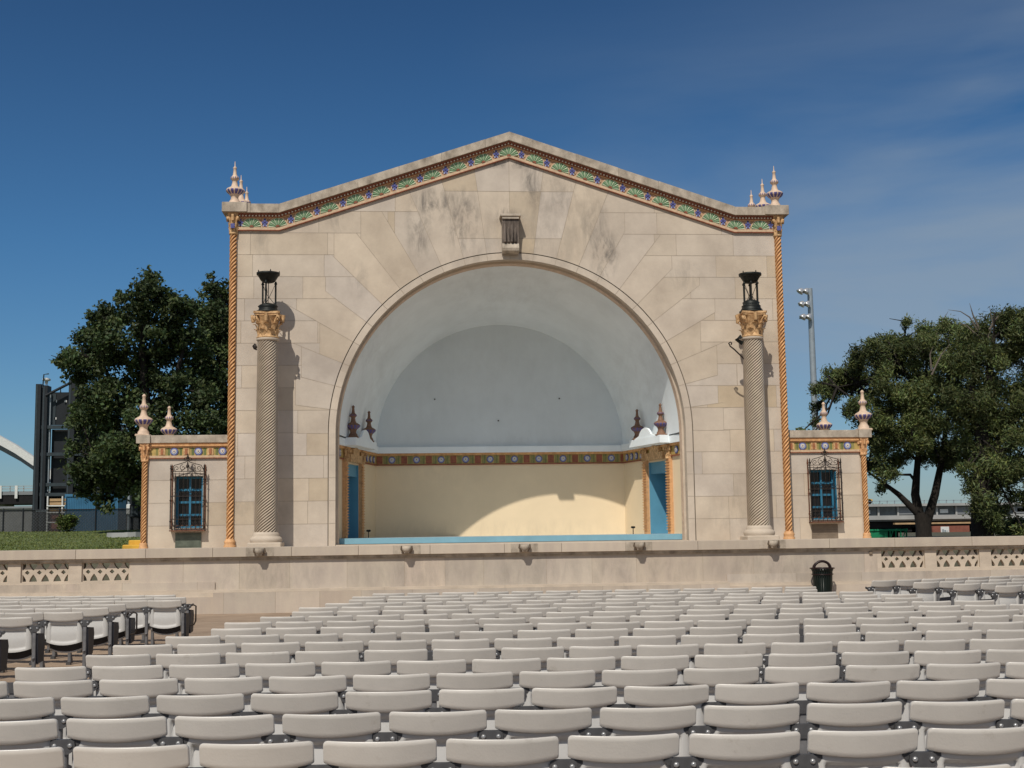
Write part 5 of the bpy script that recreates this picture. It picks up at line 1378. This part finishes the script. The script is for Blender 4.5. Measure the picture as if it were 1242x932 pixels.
# ================================================================== WORLD + SUN
SUN_EL, SUN_AZ = radians(49.5), radians(201)
w = bpy.data.worlds.new('World'); scn.world = w; w.use_nodes = True; n = w.node_tree; L = n.links.new
bg = n.nodes['Background']; sky = n.nodes.new('ShaderNodeTexSky'); sky.sky_type = 'NISHITA'; sky.sun_disc = False
sky.sun_elevation = SUN_EL; sky.sun_rotation = SUN_AZ; sky.air_density = 1.0; sky.dust_density = .6; sky.ozone_density = 2.0; sky.altitude = 200
tc = n.nodes.new('ShaderNodeTexCoord'); sep = n.nodes.new('ShaderNodeSeparateXYZ'); L(tc.outputs['Generated'], sep.inputs[0])
def WM(op, a, b=None, clamp=False):
    x = n.nodes.new('ShaderNodeMath'); x.operation = op; x.use_clamp = clamp
    for i, v in enumerate((a, b)):
        if v is None: continue
        if isinstance(v, (int, float)): x.inputs[i].default_value = v
        else: L(v, x.inputs[i])
    return x.outputs[0]
mp = n.nodes.new('ShaderNodeMapping'); mp.inputs['Scale'].default_value = (1.6, 1.6, 7.0); mp.inputs['Rotation'].default_value = (0, radians(-22), 0); L(tc.outputs['Generated'], mp.inputs[0])
no = n.nodes.new('ShaderNodeTexNoise'); no.inputs['Scale'].default_value = 1.6; no.inputs['Detail'].default_value = 7; no.inputs['Roughness'].default_value = .5; no.inputs['Distortion'].default_value = .3
L(mp.outputs[0], no.inputs['Vector'])
az = WM('ADD', WM('MULTIPLY', sep.outputs[0], 3.6), -.10)              # grows to the right of the axis
hz = WM('SUBTRACT', 1.0, WM('MULTIPLY', WM('ABSOLUTE', WM('SUBTRACT', sep.outputs[2], .19)), 4.3), True)
msk = WM('MULTIPLY', WM('MULTIPLY', WM('ADD', WM('MULTIPLY', WM('SUBTRACT', no.outputs['Fac'], .42), 3.4, False), .42), az), hz, True)
msk = WM('MULTIPLY', msk, .64, True)
uu = WM('DIVIDE', sep.outputs[0], WM('MAXIMUM', sep.outputs[1], .05))
dd = WM('SUBTRACT', sep.outputs[2], WM('ADD', WM('MULTIPLY', uu, .50), .082))
wsp = WM('SUBTRACT', 1, WM('MULTIPLY', WM('ABSOLUTE', dd), 26), True)
wsp = WM('MULTIPLY', WM('MULTIPLY', wsp, WM('MULTIPLY', WM('SUBTRACT', uu, .22), 4.0, True)), WM('MULTIPLY', WM('SUBTRACT', no.outputs['Fac'], .22), 1.3, True))
msk = WM('ADD', msk, WM('MULTIPLY', wsp, .46), True)
mx = n.nodes.new('ShaderNodeMix'); mx.data_type = 'RGBA'
tn = n.nodes.new('ShaderNodeMix'); tn.data_type = 'RGBA'; tn.blend_type = 'MULTIPLY'; tn.inputs[0].default_value = 1; tn.inputs[7].default_value = (.62, .74, .92, 1)
cr = n.nodes.new('ShaderNodeValToRGB'); el = cr.color_ramp.elements
el[0].position = 0; el[0].color = (.56, .71, .88, 1); el[1].position = .42; el[1].color = (.25, .465, .66, 1)
for ps, cc in ((.10, (.44, .69, .89, 1)), (.22, (.34, .64, .87, 1))): e_ = el.new(ps); e_.color = cc
L(sep.outputs[2], cr.inputs[0])
back = WM('MULTIPLY', WM('ADD', WM('MULTIPLY', sep.outputs[1], -1), .25), 1.2, True)      # brighter, hazier sky added behind the camera as fill light
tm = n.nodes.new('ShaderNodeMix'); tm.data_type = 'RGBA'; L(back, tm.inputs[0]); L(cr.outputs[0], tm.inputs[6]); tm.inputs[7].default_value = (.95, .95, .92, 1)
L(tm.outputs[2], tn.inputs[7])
L(sky.outputs[0], tn.inputs[6]); L(msk, mx.inputs[0]); L(tn.outputs[2], mx.inputs[6]); mx.inputs[7].default_value = (3.6, 4.3, 5.0, 1)
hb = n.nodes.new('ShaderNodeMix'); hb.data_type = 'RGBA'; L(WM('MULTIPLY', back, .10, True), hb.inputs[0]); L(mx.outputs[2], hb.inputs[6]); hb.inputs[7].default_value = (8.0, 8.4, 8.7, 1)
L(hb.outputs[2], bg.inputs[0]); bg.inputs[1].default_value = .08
sd = bpy.data.lights.new('sun', 'SUN'); sd.energy = 3.45; sd.angle = radians(.5); sd.color = (1, .94, .84)
so = bpy.data.objects.new('sun', sd); col.objects.link(so)
d = Vector((sin(radians(21))*cos(SUN_EL), cos(radians(21))*cos(SUN_EL), -sin(SUN_EL)))
so.rotation_euler = d.to_track_quat('-Z', 'Y').to_euler()
scn.view_settings.view_transform = 'Standard'; scn.view_settings.look = 'None'; scn.view_settings.exposure = 0
